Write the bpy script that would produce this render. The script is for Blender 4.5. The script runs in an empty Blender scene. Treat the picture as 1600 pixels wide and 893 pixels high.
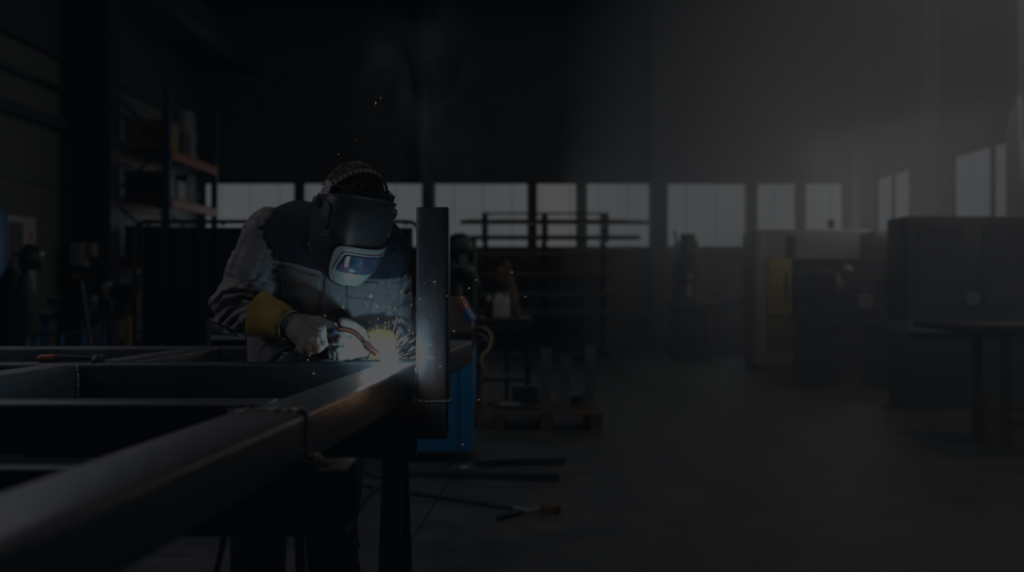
import bpy, bmesh, math, random
import numpy as np
from mathutils import Vector, Matrix
from mathutils.bvhtree import BVHTree
from math import sin, cos, pi, radians as rad

scn = bpy.context.scene
COL = scn.collection
RNG = random.Random(7)
FPX, CX, HY, CAMZ = 1556.0, 800.0, 440.0, 1.2

def X(px, Y): return (px - CX) / FPX * Y
def Z(py, Y): return CAMZ - (py - HY) / FPX * Y
def P(px, py, Y): return Vector((X(px, Y), Y, Z(py, Y)))
def Yfloor(py): return CAMZ * FPX / (py - HY)

# ------------------------------------------------------------------ materials
MATS = {}
def nodes_of(m):
    m.use_nodes = True
    nt = m.node_tree; nt.nodes.clear()
    return nt, nt.nodes, nt.links

def mat(name, col, rough=.6, metal=0., var=.25, scale=8., bump=.0, bscale=None, stretch=None, col2=None, spec=.5, coat=0., emit=None, estr=0., attr=None):
    if name in MATS: return MATS[name]
    m = bpy.data.materials.new(name); MATS[name] = m
    nt, N, L = nodes_of(m)
    out = N.new('ShaderNodeOutputMaterial'); b = N.new('ShaderNodeBsdfPrincipled')
    L.new(b.outputs[0], out.inputs[0])
    b.inputs['Metallic'].default_value = metal
    b.inputs['Specular IOR Level'].default_value = spec
    b.inputs['Coat Weight'].default_value = coat
    tc = N.new('ShaderNodeTexCoord'); mp = N.new('ShaderNodeMapping'); L.new(tc.outputs['Object'], mp.inputs[0])
    if stretch: mp.inputs['Scale'].default_value = stretch
    nz = N.new('ShaderNodeTexNoise'); nz.inputs['Scale'].default_value = scale; nz.inputs['Detail'].default_value = 6; nz.inputs['Roughness'].default_value = .62
    L.new(mp.outputs[0], nz.inputs['Vector'])
    rp = N.new('ShaderNodeMapRange'); rp.inputs[1].default_value = .3; rp.inputs[2].default_value = .7
    L.new(nz.outputs['Fac'], rp.inputs[0])
    mx = N.new('ShaderNodeMix'); mx.data_type = 'RGBA'; L.new(rp.outputs[0], mx.inputs[0])
    c2 = col2 or [c * (1 + var) for c in col]
    if attr:
        at = N.new('ShaderNodeAttribute'); at.attribute_name = attr
        a1 = N.new('ShaderNodeMix'); a1.data_type = 'RGBA'; a1.blend_type = 'MULTIPLY'; a1.inputs[0].default_value = 1
        mx.inputs[6].default_value = (1 - var, 1 - var, 1 - var, 1); mx.inputs[7].default_value = (1 + var * .4,) * 3 + (1,)
        L.new(mx.outputs[2], a1.inputs[7]); L.new(at.outputs['Color'], a1.inputs[6])
        L.new(a1.outputs[2], b.inputs['Base Color'])
    else:
        mx.inputs[6].default_value = [c * (1 - var) for c in col] + [1]; mx.inputs[7].default_value = list(c2) + [1]
        L.new(mx.outputs[2], b.inputs['Base Color'])
    rr = N.new('ShaderNodeMapRange'); rr.inputs[3].default_value = max(.02, rough - .1); rr.inputs[4].default_value = min(1, rough + .1)
    L.new(nz.outputs['Fac'], rr.inputs[0]); L.new(rr.outputs[0], b.inputs['Roughness'])
    if bump:
        n2 = N.new('ShaderNodeTexNoise'); n2.inputs['Scale'].default_value = bscale or scale * 6; n2.inputs['Detail'].default_value = 5
        L.new(mp.outputs[0], n2.inputs['Vector'])
        bp = N.new('ShaderNodeBump'); bp.inputs['Strength'].default_value = bump; bp.inputs['Distance'].default_value = .01
        L.new(n2.outputs['Fac'], bp.inputs['Height']); L.new(bp.outputs[0], b.inputs['Normal'])
    if emit:
        b.inputs['Emission Color'].default_value = list(emit) + [1]; b.inputs['Emission Strength'].default_value = estr
    return m

def emat(name, col, s):
    if name in MATS: return MATS[name]
    m = bpy.data.materials.new(name); MATS[name] = m
    nt, N, L = nodes_of(m)
    out = N.new('ShaderNodeOutputMaterial'); e = N.new('ShaderNodeEmission')
    e.inputs[0].default_value = list(col) + [1]; e.inputs[1].default_value = s
    L.new(e.outputs[0], out.inputs[0])
    return m

# ------------------------------------------------------------------ mesh builder
class B:
    def __init__(self): self.bm = bmesh.new()
    def _new(self, n0): 
        self.bm.verts.ensure_lookup_table(); return self.bm.verts[n0:]
    def mesh(self, vs, fs):
        bv = [self.bm.verts.new(v) for v in vs]
        for f in fs:
            try: self.bm.faces.new([bv[i] for i in f])
            except ValueError: pass
        return bv
    def box(self, c, s, rz=0., bev=0., rot=None):
        hx, hy, hz = s[0] / 2, s[1] / 2, s[2] / 2
        M = Matrix.Translation(Vector(c)) @ (rot.to_4x4() if rot is not None else Matrix.Rotation(rz, 4, 'Z'))
        vs = [M @ Vector((x * hx, y * hy, z * hz)) for x in (-1, 1) for y in (-1, 1) for z in (-1, 1)]
        bv = self.mesh(vs, [(0, 1, 3, 2), (4, 6, 7, 5), (0, 4, 5, 1), (2, 3, 7, 6), (0, 2, 6, 4), (1, 5, 7, 3)])
        if bev:
            es = list({e for v in bv for e in v.link_edges})
            bmesh.ops.bevel(self.bm, geom=es, offset=bev, segments=2, profile=.5, affect='EDGES')
        return self
    def span(self, x0, x1, y0, y1, z0, z1, bev=0.):
        return self.box(((x0 + x1) / 2, (y0 + y1) / 2, (z0 + z1) / 2), (abs(x1 - x0), abs(y1 - y0), abs(z1 - z0)), bev=bev)
    def pbox(self, x0, y0, x1, y1, Y, dep, bev=0.):
        return self.span(X(x0, Y), X(x1, Y), Y, Y + dep, Z(y1, Y), Z(y0, Y), bev)
    def ring(self, c, ax, r, seg, ref=None):
        ax = Vector(ax).normalized()
        ref = Vector(ref) if ref is not None else (Vector((0, 0, 1)) if abs(ax.z) < .9 else Vector((1, 0, 0)))
        u = ax.cross(ref).normalized(); w = ax.cross(u)
        return [Vector(c) + (u * cos(2 * pi * i / seg) + w * sin(2 * pi * i / seg)) * r for i in range(seg)]
    def loops(self, rings, caps=(True, True), closed=True):
        n = len(rings[0]); vs = [v for r in rings for v in r]; fs = []
        for k in range(len(rings) - 1):
            for i in range(n if closed else n - 1):
                j = (i + 1) % n
                fs.append((k * n + i, k * n + j, (k + 1) * n + j, (k + 1) * n + i))
        if caps[0]: fs.append(tuple(range(n))[::-1])
        if caps[1]: fs.append(tuple((len(rings) - 1) * n + i for i in range(n)))
        self.mesh(vs, fs); return self
    def cyl(self, a, b, r, r2=None, seg=16):
        a, b = Vector(a), Vector(b); r2 = r if r2 is None else r2
        return self.loops([self.ring(a, b - a, r, seg), self.ring(b, b - a, r2, seg)])
    def lathe(self, prof, base, ax=(0, 0, 1), seg=24):
        base, ax = Vector(base), Vector(ax).normalized()
        return self.loops([self.ring(base + ax * h, ax, max(r, .0005), seg) for r, h in prof])
    def tube(self, pts, r, seg=8, close=False):
        pts = [Vector(p) for p in pts]; n = len(pts); rings = []; ref = None
        for i, p in enumerate(pts):
            d = (pts[min(i + 1, n - 1)] - pts[max(i - 1, 0)])
            d = d.normalized() if d.length > 1e-9 else Vector((0, 0, 1))
            if ref is None: ref = d.orthogonal().normalized()
            ref = (ref - d * ref.dot(d)); ref = ref.normalized() if ref.length > 1e-6 else d.orthogonal().normalized()
            w = d.cross(ref)
            rr = r[i] if isinstance(r, (list, tuple)) else r
            rings.append([p + (ref * cos(2 * pi * k / seg) + w * sin(2 * pi * k / seg)) * rr for k in range(seg)])
        return self.loops(rings)
    def ball(self, c, r, seg=16, rings=10, M=None):
        vs, fs = [], []
        c = Vector(c); r = Vector(r) if hasattr(r, '__len__') else Vector((r, r, r))
        for k in range(rings + 1):
            a = pi * k / rings - pi / 2
            for i in range(seg):
                b = 2 * pi * i / seg
                v = Vector((cos(a) * cos(b) * r.x, cos(a) * sin(b) * r.y, sin(a) * r.z))
                vs.append(c + ((M @ v) if M is not None else v))
        for k in range(rings):
            for i in range(seg):
                j = (i + 1) % seg
                fs.append((k * seg + i, k * seg + j, (k + 1) * seg + j, (k + 1) * seg + i))
        bv = self.mesh(vs, fs)
        bmesh.ops.remove_doubles(self.bm, verts=bv, dist=1e-5)
        return self
    def sqtube(self, a, b, w, h, t=.006, r=.01, ref=(0, 0, 1), solid=False):
        """hollow rounded box section from a to b (centre line); h is along ref."""
        a, b = Vector(a), Vector(b); ax = (b - a).normalized(); up = Vector(ref); up = (up - ax * up.dot(ax)).normalized(); sd = ax.cross(up)
        def loop(c, hw, hh, rr):
            o = []
            for sx, sy, a0 in ((1, 1, 0), (-1, 1, 90), (-1, -1, 180), (1, -1, 270)):
                for q in (0, 22.5, 45, 67.5, 90):
                    an = rad(a0 + q)
                    o.append(c + sd * (sx * (hw - rr) + rr * cos(an)) + up * (sy * (hh - rr) + rr * sin(an)))
            return o
        if solid: return self.loops([loop(a, w / 2, h / 2, r), loop(b, w / 2, h / 2, r)])
        ri = max(r - t, .001)
        return self.loops([loop(a, w / 2 - t, h / 2 - t, ri), loop(a, w / 2, h / 2, r), loop(b, w / 2, h / 2, r), loop(b, w / 2 - t, h / 2 - t, ri), loop(a, w / 2 - t, h / 2 - t, ri)], caps=(False, False))
    def prism(self, poly, a, b):
        """extrude a list of 3D points from offset a to offset b"""
        a, b = Vector(a), Vector(b)
        return self.loops([[Vector(p) + a for p in poly], [Vector(p) + b for p in poly]])

def woff(p):
    o = Vector((0, 0, 0))
    while p is not None: o += p.location; p = p.parent
    return o

def link(name, me, m, parent=None, smooth=True, ang=35, loc=None):
    o = bpy.data.objects.new(name, me); COL.objects.link(o)
    if m is not None: me.materials.append(m)
    off = woff(parent) + (Vector(loc) if loc is not None else Vector((0, 0, 0)))
    if off.length > 0: me.transform(Matrix.Translation(-off))
    if loc is not None: o.location = loc
    if parent is not None: o.parent = parent
    if smooth:
        me.polygons.foreach_set('use_smooth', [True] * len(me.polygons))
        if ang < 180:
            try: me.set_sharp_from_angle(angle=rad(ang))
            except Exception: pass
    me.update()
    return o

def build(name, b, m, parent=None, smooth=True, ang=35, loc=None, label=None):
    bmesh.ops.recalc_face_normals(b.bm, faces=b.bm.faces[:])
    me = bpy.data.meshes.new(name); b.bm.to_mesh(me); b.bm.free()
    o = link(name, me, m, parent, smooth, ang, loc)
    if label: o['label'] = label
    return o

def tag(o, label=None, cat=None, group=None, kind=None):
    if label: o['label'] = label
    if cat: o['category'] = cat
    if group: o['group'] = group
    if kind: o['kind'] = kind
    return o

def thing(name, label, cat, loc=(0, 0, 0), group=None):
    o = bpy.data.objects.new(name, None); COL.objects.link(o); o.location = loc; o.empty_display_size = .1
    return tag(o, label, cat, group)

def base_of(b):
    b.bm.verts.ensure_lookup_table()
    xs = [v.co.x for v in b.bm.verts]; ys = [v.co.y for v in b.bm.verts]; zs = [v.co.z for v in b.bm.verts]
    return Vector(((min(xs) + max(xs)) / 2, (min(ys) + max(ys)) / 2, min(zs)))

def one(name, b, m, label, cat, group=None, smooth=True, ang=35):
    return tag(build(name, b, m, None, smooth, ang, loc=base_of(b)), label, cat, group)

def struct(name, b, m, parent=None, smooth=False):
    o = build(name, b, m, parent, smooth)
    if parent is None: o['kind'] = 'structure'
    return o

def copy_tree(o, parent=None):
    c = o.copy(); COL.objects.link(c)
    if parent is not None: c.parent = parent
    for ch in list(o.children): copy_tree(ch, c)
    return c

# ------------------------------------------------------------------ implicit surfaces
_tab = np.random.default_rng(3).random((32, 32, 32)).astype(np.float32)
def vnoise(x, y, z):
    xi, yi, zi = np.floor(x).astype(int), np.floor(y).astype(int), np.floor(z).astype(int)
    fx, fy, fz = x - xi, y - yi, z - zi
    fx, fy, fz = [f * f * (3 - 2 * f) for f in (fx, fy, fz)]
    r = 0
    for dx in (0, 1):
        for dy in (0, 1):
            for dz in (0, 1):
                w = (fx if dx else 1 - fx) * (fy if dy else 1 - fy) * (fz if dz else 1 - fz)
                r = r + w * _tab[(xi + dx) % 32, (yi + dy) % 32, (zi + dz) % 32]
    return r * 2 - 1

class Grid:
    def __init__(s, lo, hi, h):
        s.lo = np.array(lo, float); s.h = h
        n = np.ceil((np.array(hi, float) - s.lo) / h).astype(int) + 1
        ax = [s.lo[i] + h * np.arange(n[i]) for i in range(3)]
        s.x, s.y, s.z = np.meshgrid(*ax, indexing='ij', sparse=False)
        s.n = n
    def cap(s, a, b, ra, rb=None, sq=None):
        rb = ra if rb is None else rb
        a, b = np.array(a, float), np.array(b, float); ab = b - a; L2 = ab @ ab + 1e-12
        dx, dy, dz = s.x - a[0], s.y - a[1], s.z - a[2]
        t = np.clip((dx * ab[0] + dy * ab[1] + dz * ab[2]) / L2, 0, 1)
        dx, dy, dz = dx - t * ab[0], dy - t * ab[1], dz - t * ab[2]
        if sq is not None:   # squash: (direction, factor) distances along direction count more
            v = np.array(sq[0], float); v /= np.linalg.norm(v); k = dx * v[0] + dy * v[1] + dz * v[2]
            d = np.sqrt(np.maximum(dx * dx + dy * dy + dz * dz - k * k, 0) + (k * sq[1]) ** 2)
        else: d = np.sqrt(dx * dx + dy * dy + dz * dz)
        return d - (ra + t * (rb - ra)), t
    def ell(s, c, A, r):
        """ellipsoid, A = 3 axis vectors, r = radii"""
        dx, dy, dz = s.x - c[0], s.y - c[1], s.z - c[2]
        q = 0
        for v, rr in zip(A, r): q = q + ((dx * v[0] + dy * v[1] + dz * v[2]) / rr) ** 2
        return (np.sqrt(q) - 1) * min(r)

def smin(a, b, k):
    h = np.clip(.5 + .5 * (b - a) / k, 0, 1)
    return b + (a - b) * h - k * h * (1 - h)

def nets(D, g):
    D = np.pad(D, 1, constant_values=1.0); lo = g.lo - g.h
    ins = D < 0
    nx, ny, nz = D.shape
    cs = [(i, j, k) for i in (0, 1) for j in (0, 1) for k in (0, 1)]
    cnt = sum(ins[i:nx - 1 + i, j:ny - 1 + j, k:nz - 1 + k].astype(np.int8) for i, j, k in cs)
    act = (cnt > 0) & (cnt < 8)
    idx = np.argwhere(act)
    vid = np.full(act.shape, -1, int); vid[act] = np.arange(len(idx))
    cv = np.stack([D[idx[:, 0] + i, idx[:, 1] + j, idx[:, 2] + k] for i, j, k in cs], 1)
    cp = np.array(cs, float)
    acc = np.zeros((len(idx), 3)); n = np.zeros(len(idx))
    for a in range(8):
        for b in range(a + 1, 8):
            if np.abs(cp[a] - cp[b]).sum() != 1: continue
            m = (cv[:, a] < 0) != (cv[:, b] < 0)
            t = cv[m, a] / (cv[m, a] - cv[m, b])
            acc[m] += cp[a] + t[:, None] * (cp[b] - cp[a]); n[m] += 1
    V = lo + (idx + acc / n[:, None]) * g.h
    F = []
    for ax in range(3):
        sl0 = [slice(None)] * 3; sl1 = [slice(None)] * 3
        sl0[ax] = slice(0, -1); sl1[ax] = slice(1, None)
        s0, s1 = ins[tuple(sl0)], ins[tuple(sl1)]
        e = np.argwhere(s0 != s1)
        o1, o2 = [(1, 2), (2, 0), (0, 1)][ax]
        ok = (e[:, o1] > 0) & (e[:, o2] > 0) & (e[:, o1] < act.shape[o1]) & (e[:, o2] < act.shape[o2])
        e = e[ok]; fl = s0[e[:, 0], e[:, 1], e[:, 2]]
        def c(d1, d2):
            q = e.copy(); q[:, o1] += d1; q[:, o2] += d2
            return vid[q[:, 0], q[:, 1], q[:, 2]]
        q = np.stack([c(-1, -1), c(0, -1), c(0, 0), c(-1, 0)], 1)
        q[~fl] = q[~fl][:, ::-1]
        F.append(q)
    return V, np.concatenate(F)

def nmesh(name, V, F, m, parent, colors=None, smooth_it=0):
    me = bpy.data.meshes.new(name)
    me.from_pydata([tuple(v) for v in V], [], [tuple(int(i) for i in f) for f in F])
    me.validate()
    if colors is not None:
        a = me.color_attributes.new('col', 'FLOAT_COLOR', 'POINT')
        c4 = np.concatenate([colors, np.ones((len(colors), 1))], 1).astype(np.float32)
        a.data.foreach_set('color', c4.ravel())
    return link(name, me, m, parent, True, 180)

def bvh_of(V, F): return BVHTree.FromPolygons([tuple(v) for v in V], [tuple(int(i) for i in f) for f in F])
CAM = Vector((0, 0, CAMZ))
def hit(bvh, px, py, off=0., Yd=3.3):
    """point on a surface of the person seen at a pixel of the design view, moved off along its normal"""
    d = (P(px, py, 1.0) - CAM).normalized()
    h = bvh.ray_cast(CAM, d)
    if h[0] is None: return P(px, py, Yd), -d
    return h[0] + h[1] * off * (1 if h[1].dot(d) < 0 else -1), h[1]

def patch(bvh, quad, thick=.004, nu=10, nv=6, off=.001, rnd=0.):
    """cloth patch laid on a surface: quad = four design points TL TR BR BL"""
    b = B(); top, bot = [], []
    (a0, a1), (b0, b1), (c0, c1), (d0, d1) = quad
    for j in range(nv + 1):
        for i in range(nu + 1):
            u, v = i / nu, j / nv
            if rnd: u = .5 + (u - .5) * (1 - rnd * max(0, v - .6) ** 2)
            x = (a0 * (1 - u) + b0 * u) * (1 - v) + (d0 * (1 - u) + c0 * u) * v
            y = (a1 * (1 - u) + b1 * u) * (1 - v) + (d1 * (1 - u) + c1 * u) * v
            p, n = hit(bvh, x, y, off); q, n = hit(bvh, x, y, off + thick)
            top.append(q); bot.append(p - (q - p) * 1.5)
    W = nu + 1; M_ = len(top); fs = []
    for j in range(nv):
        for i in range(nu):
            a = j * W + i; f = (a, a + 1, a + W + 1, a + W)
            fs.append(f); fs.append(tuple(M_ + k for k in f[::-1]))
    rim = [i for i in range(W)] + [j * W + nu for j in range(1, nv + 1)] + [nv * W + i for i in range(nu - 1, -1, -1)] + [j * W for j in range(nv - 1, 0, -1)]
    for k in range(len(rim)):
        a, c = rim[k], rim[(k + 1) % len(rim)]
        fs.append((a, M_ + a, M_ + c, c))
    b.mesh(top + bot, fs)
    return b
# ================================================================== camera, grading, light
cam_d = bpy.data.cameras.new('camera'); cam = bpy.data.objects.new('camera', cam_d); COL.objects.link(cam)
cam.location = (0, 0, CAMZ); cam.rotation_euler = (pi / 2, 0, 0)
cam_d.sensor_width = 36; cam_d.lens = 36 * FPX / 1600; cam_d.shift_y = -(446.5 - HY) / 1600
cam_d.clip_start = .05; cam_d.clip_end = 60
cam_d.dof.use_dof = True; cam_d.dof.focus_distance = 3.08; cam_d.dof.aperture_fstop = 1.7
scn.camera = cam

vs = scn.view_settings
scn.display_settings.display_device = 'sRGB'
vs.view_transform = 'Standard'; vs.look = 'None'; vs.exposure = 0; vs.gamma = 1
vs.use_curve_mapping = True                       # low-key grade of the whole photograph
cmap = vs.curve_mapping
cmap.extend = 'HORIZONTAL'
LOW, HIGH = (.0006, .0011, .0016), (.090, .092, .096)
for ci in range(3):
    c = cmap.curves[ci]
    for p_, v_ in zip(c.points, ((0, LOW[ci]), (1, HIGH[ci]))):
        p_.location = v_; p_.handle_type = 'VECTOR'
cmap.update()

w = bpy.data.worlds.new('world'); scn.world = w; w.use_nodes = True
w.node_tree.nodes['Background'].inputs[0].default_value = (.55, .7, .85, 1)
w.node_tree.nodes['Background'].inputs[1].default_value = .02

def area(name, loc, target, sx, sy, watts, col):
    l = bpy.data.lights.new(name, 'AREA'); l.shape = 'RECTANGLE'; l.size = sx; l.size_y = sy; l.energy = watts; l.color = col
    o = bpy.data.objects.new(name, l); COL.objects.link(o); o.location = loc
    o.rotation_euler = (Vector(target) - Vector(loc)).to_track_quat('-Z', 'Y').to_euler()
    return o
area('daylight_back', (.3, 17.55, 2.4), (.3, 10, 1.2), 11, 1.1, 90, (.9, .96, 1))
area('daylight_right', (6.0, 12.0, 2.6), (1, 10, 1.0), 7, 1.6, 260, (1, .97, .93))
area('haze_fill_high', (5.6, 9.5, 5.9), (4.2, 12.5, 2), 3.5, 2, 420, (1, .97, .92))  # added high fill that brightens the haze, no roof opening is built
area('haze_fill_near', (5.7, 4.6, 3.6), (4.2, 9.6, 1.0), 1.6, 1.0, 130, (1, .98, .95))  # added fill for the near haze and the dark machine fronts
area('floor_fill', (.5, 5.6, 5.6), (.3, 5.7, 0), 2.0, 1.0, 55, (1, .97, .93))  # added fill to lift the middle of the floor, no fitting there
area('bay_lamp', (-3.3, 5.6, 3.7), (-.9, 3.3, 1.2), 1.4, .8, 60, (.88, .9, 1))
area('side_lamp', (-3.4, 2.5, 2.5), (-.9, 3.3, 1.25), .9, .6, 70, (.92, .93, 1))
area('hair_fill', (-.9, 3.1, 4.4), (-.6, 3.15, 1.4), .8, .5, 34, (1, .95, .9))  # added fill from above to bring out the hair
area('front_area', (2.4, -1.6, 3.4), (-.4, 3, .8), 2.6, 1.6, 6, (.8, .9, 1))  # weak area light from behind the camera, no gate is built
hl = bpy.data.lights.new('hot_metal_glow', 'POINT'); hl.energy = .7; hl.color = (1, .52, .27); hl.shadow_soft_size = .05
ho = bpy.data.objects.new('hot_metal_glow', hl); COL.objects.link(ho); h2 = bpy.data.objects.new('spark_glow_light', hl.copy()); h2.data.energy = 1.2; COL.objects.link(h2); h2.location = P(592, 548, 2.84)
ho.location = P(655, 596, 2.52)
for nm, pos, wt, rad_ in (('arc_light', P(610, 555, 3.03), 14.5, .012), ('arc_light_front', P(591, 581, 2.62), 2.9, .01)):
    al = bpy.data.lights.new(nm, 'POINT'); al.energy = wt; al.color = (.45, .82, 1); al.shadow_soft_size = rad_
    ao = bpy.data.objects.new(nm, al); COL.objects.link(ao); ao.location = pos

# ================================================================== setting
m_floor = mat('concrete_floor', (.062, .06, .056), rough=.55, var=.45, scale=2.6, bump=.3, bscale=30)
def floor_joints(m):
    nt = m.node_tree; N, L = nt.nodes, nt.links
    b = [n for n in N if n.type == 'BSDF_PRINCIPLED'][0]
    src = b.inputs['Base Color'].links[0].from_socket
    tc = N.new('ShaderNodeTexCoord'); sp = N.new('ShaderNodeSeparateXYZ'); L.new(tc.outputs['Object'], sp.inputs[0])
    def M(op, a, c=None):
        n = N.new('ShaderNodeMath'); n.operation = op
        for i, v in enumerate((a, c)):
            if v is None: continue
            if isinstance(v, (int, float)): n.inputs[i].default_value = v
            else: L.new(v, n.inputs[i])
        return n.outputs[0]
    def joint(coord, off, period):
        d = M('ABSOLUTE', M('SUBTRACT', M('PINGPONG', M('ADD', coord, off), period), 0))
        return M('LESS_THAN', d, .007)
    xs = M('SUBTRACT', sp.outputs['X'], M('MULTIPLY', M('SUBTRACT', sp.outputs['Y'], 4.67), .063))
    f = M('MAXIMUM', joint(xs, .465, 2.4), joint(sp.outputs['Y'], -4.362, 2.45))
    mx = N.new('ShaderNodeMix'); mx.data_type = 'RGBA'
    L.new(M('MULTIPLY', f, .92), mx.inputs[0]); L.new(src, mx.inputs[6]); mx.inputs[7].default_value = (.006, .006, .006, 1)
    L.new(mx.outputs[2], b.inputs['Base Color'])
floor_joints(m_floor)
YB, XL, XR, ZC = 17.8, -5.6, 6.2, 6.4
o = struct('floor', B().span(XL - .2, XR + .2, -3, YB + .2, -.1, 0), m_floor)

m_wall_dark = mat('dark_wall_panel', (.075, .073, .07), rough=.7, var=.2, scale=2.5)
m_wall_left = mat('pale_metal_cladding', (.13, .125, .115), rough=.55, var=.12, scale=3, bump=.15, bscale=4, stretch=(1, .1, 9))
m_steel_dark = mat('dark_painted_steel', (.028, .032, .038), rough=.5, var=.25, scale=6)
m_wfr = mat('window_frame_metal', (.03, .033, .036), rough=.5, var=.2)
m_ceiling = mat('dark_ceiling', (.03, .03, .032), rough=.8)
m_low = mat('concrete_wall_base', (.14, .13, .12), rough=.75, var=.2, scale=2)

def pane_mat(name, col, s, axis):
    m = bpy.data.materials.new(name); nt, N, L = nodes_of(m)
    out = N.new('ShaderNodeOutputMaterial'); e = N.new('ShaderNodeEmission'); L.new(e.outputs[0], out.inputs[0])
    tc = N.new('ShaderNodeTexCoord'); sp = N.new('ShaderNodeSeparateXYZ'); L.new(tc.outputs['Object'], sp.inputs[0])
    pp = N.new('ShaderNodeMath'); pp.operation = 'PINGPONG'; pp.inputs[1].default_value = .26; L.new(sp.outputs[axis], pp.inputs[0])
    mr = N.new('ShaderNodeMapRange'); mr.inputs[1].default_value = .008; mr.inputs[2].default_value = .03; mr.inputs[3].default_value = .8; mr.inputs[4].default_value = 1
    L.new(pp.outputs[0], mr.inputs[0])
    nz = N.new('ShaderNodeTexNoise'); nz.inputs['Scale'].default_value = .7; L.new(tc.outputs['Object'], nz.inputs[0])
    m2 = N.new('ShaderNodeMath'); m2.operation = 'MULTIPLY'; L.new(mr.outputs[0], m2.inputs[0])
    r2 = N.new('ShaderNodeMapRange'); r2.inputs[3].default_value = .8 * s; r2.inputs[4].default_value = 1.15 * s; L.new(nz.outputs['Fac'], r2.inputs[0])
    L.new(r2.outputs[0], m2.inputs[1]); L.new(m2.outputs[0], e.inputs[1]); e.inputs[0].default_value = list(col) + [1]
    return m
m_pane = pane_mat('backlit_frosted_pane', (.95, 1, 1), .78, 0)
m_pane_w = pane_mat('backlit_warm_pane', (1, .98, .93), .78, 0)
m_pane_r = pane_mat('backlit_side_pane', (.93, 1, 1.04), .6, 1)

WIN = [(319, 463, 286, 388), (473, 663, 286, 388), (677, 827, 284, 388), (836, 903, 288, 388), (914, 1027, 282, 388), (1040, 1168, 283, 388), (1180, 1245, 284, 388), (1255, 1318, 283, 388)]
ZS, ZT = Z(388, YB), Z(284, YB)
bw = B()
bw.span(XL - .2, XR + .2, YB, YB + .2, ZT, ZC)
xs = [XL - .2] + [X(v, YB) for wn in WIN for v in wn[:2]] + [XR + .2]
for i in range(0, len(xs), 2): bw.span(xs[i], xs[i + 1], YB, YB + .2, ZS, ZT)
struct('wall_back', bw, m_wall_dark)
struct('wall_back_base', B().span(XL - .2, XR + .2, YB, YB + .2, 0, ZS), m_low)
for i, wn in enumerate(WIN):
    x0, x1 = X(wn[0], YB), X(wn[1], YB); t = .035
    b = B().span(x0, x1, YB - .03, YB + .07, ZS, ZS + t).span(x0, x1, YB - .03, YB + .07, ZT - t, ZT)
    b.span(x0, x0 + t, YB - .03, YB + .07, ZS + t, ZT - t).span(x1 - t, x1, YB - .03, YB + .07, ZS + t, ZT - t)
    f = struct('window_%d' % (i + 1), b, m_wfr)
    build('pane', B().span(x0 + t, x1 - t, YB + .02, YB + .04, ZS + t, ZT - t), m_pane_w if i == 3 else m_pane, f, False)
# right wall and its windows
def yr(px): return XR * FPX / (px - CX)
WR = [(yr(1425), yr(1370), 2), (9.4, yr(1490), 4)]
br = B(); br.span(XR, XR + .2, -3, YB, ZT, ZC).span(XR, XR + .2, -3, YB, 0, ZS)
ys = [-3, 9.4, yr(1490), yr(1425), yr(1370), YB]
for i in range(0, 6, 2): br.span(XR, XR + .2, ys[i], ys[i + 1], ZS, ZT)
m_wall_r = mat('grey_wall_panel', (.16, .155, .145), rough=.65, var=.15, scale=2.5)
struct('wall_right', br, m_wall_r)
for i, (y0, y1, nb) in enumerate(WR):
    t = .04; b = B()
    b.span(XR - .03, XR + .07, y0, y1, ZS, ZS + t).span(XR - .03, XR + .07, y0, y1, ZT - t, ZT)
    for k in range(nb + 1):
        yy = y0 + t / 2 + (y1 - y0 - t) * k / nb
        b.span(XR - .03, XR + .07, yy - t / 2, yy + t / 2, ZS + t, ZT - t)
    f = struct('window_%d' % (9 + i), b, m_wfr)
    build('pane', B().span(XR + .02, XR + .04, y0 + .01, y1 - .01, ZS + .01, ZT - .01), m_pane_r, f, False)
# left wall: pale cladding, girts, column
struct('wall_left', B().span(XL - .2, XL, -3, YB, 0, 3.95), m_wall_left)
struct('wall_left_upper', B().span(XL - .2, XL, -3, YB, 3.95, ZC), mat('shade_dark_cladding', (.05, .055, .06), rough=.6, var=.12, scale=3))  # shade of the high wall put into a darker colour
n_trim = 0
def trim(b, m=None):
    global n_trim; n_trim += 1
    return struct('trim_%d' % n_trim, b, m or m_steel_dark)
for zz, h, d in ((3.12, .13, .12), (3.56, .07, .06), (3.95, .06, .06), (2.35, .012, .01), (5.0, .1, .1)):
    trim(B().span(XL, XL + d, -2.9, YB, zz - h / 2, zz + h / 2), m_steel_dark)
def ibeam(x0, x1, y0, y1, zz0, zz1, t=.03):
    b = B().span(x0, x1, y0, y0 + t, zz0, zz1).span(x0, x1, y1 - t, y1, zz0, zz1)
    return b.span((x0 + x1) / 2 - t / 2, (x0 + x1) / 2 + t / 2, y0 + t, y1 - t, zz0, zz1)
m_col = mat('column_paint', (.022, .03, .038), rough=.5, var=.2)
trim(B().span(XL, XL + .12, 12.35, 12.65, 0, ZC).span(XL + .12, XL + .50, 12.48, 12.52, 0, ZC).span(XL + .50, XL + .62, 12.35, 12.65, 0, ZC), m_col)
for px0, px1, mm in ((659, 677, mat('blue_column_paint', (.03, .05, .085), rough=.5)), (1019, 1041, m_steel_dark)):
    x0, x1 = X(px0, 17.4), X(px1, 17.4)
    trim(B().span(x0, x1, 17.4, 17.43, 0, ZC).span((x0 + x1) / 2 - .015, (x0 + x1) / 2 + .015, 17.43, 17.77, 0, ZC).span(x0, x1, 17.77, 17.8, 0, ZC), mm)
for y0 in (16.95, 14.3, 11.6):
    trim(B().span(XR - .3, XR - .26, y0, y0 + .3, 0, ZC).span(XR - .26, XR, y0 + .13, y0 + .17, 0, ZC), m_wall_r)
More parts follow.
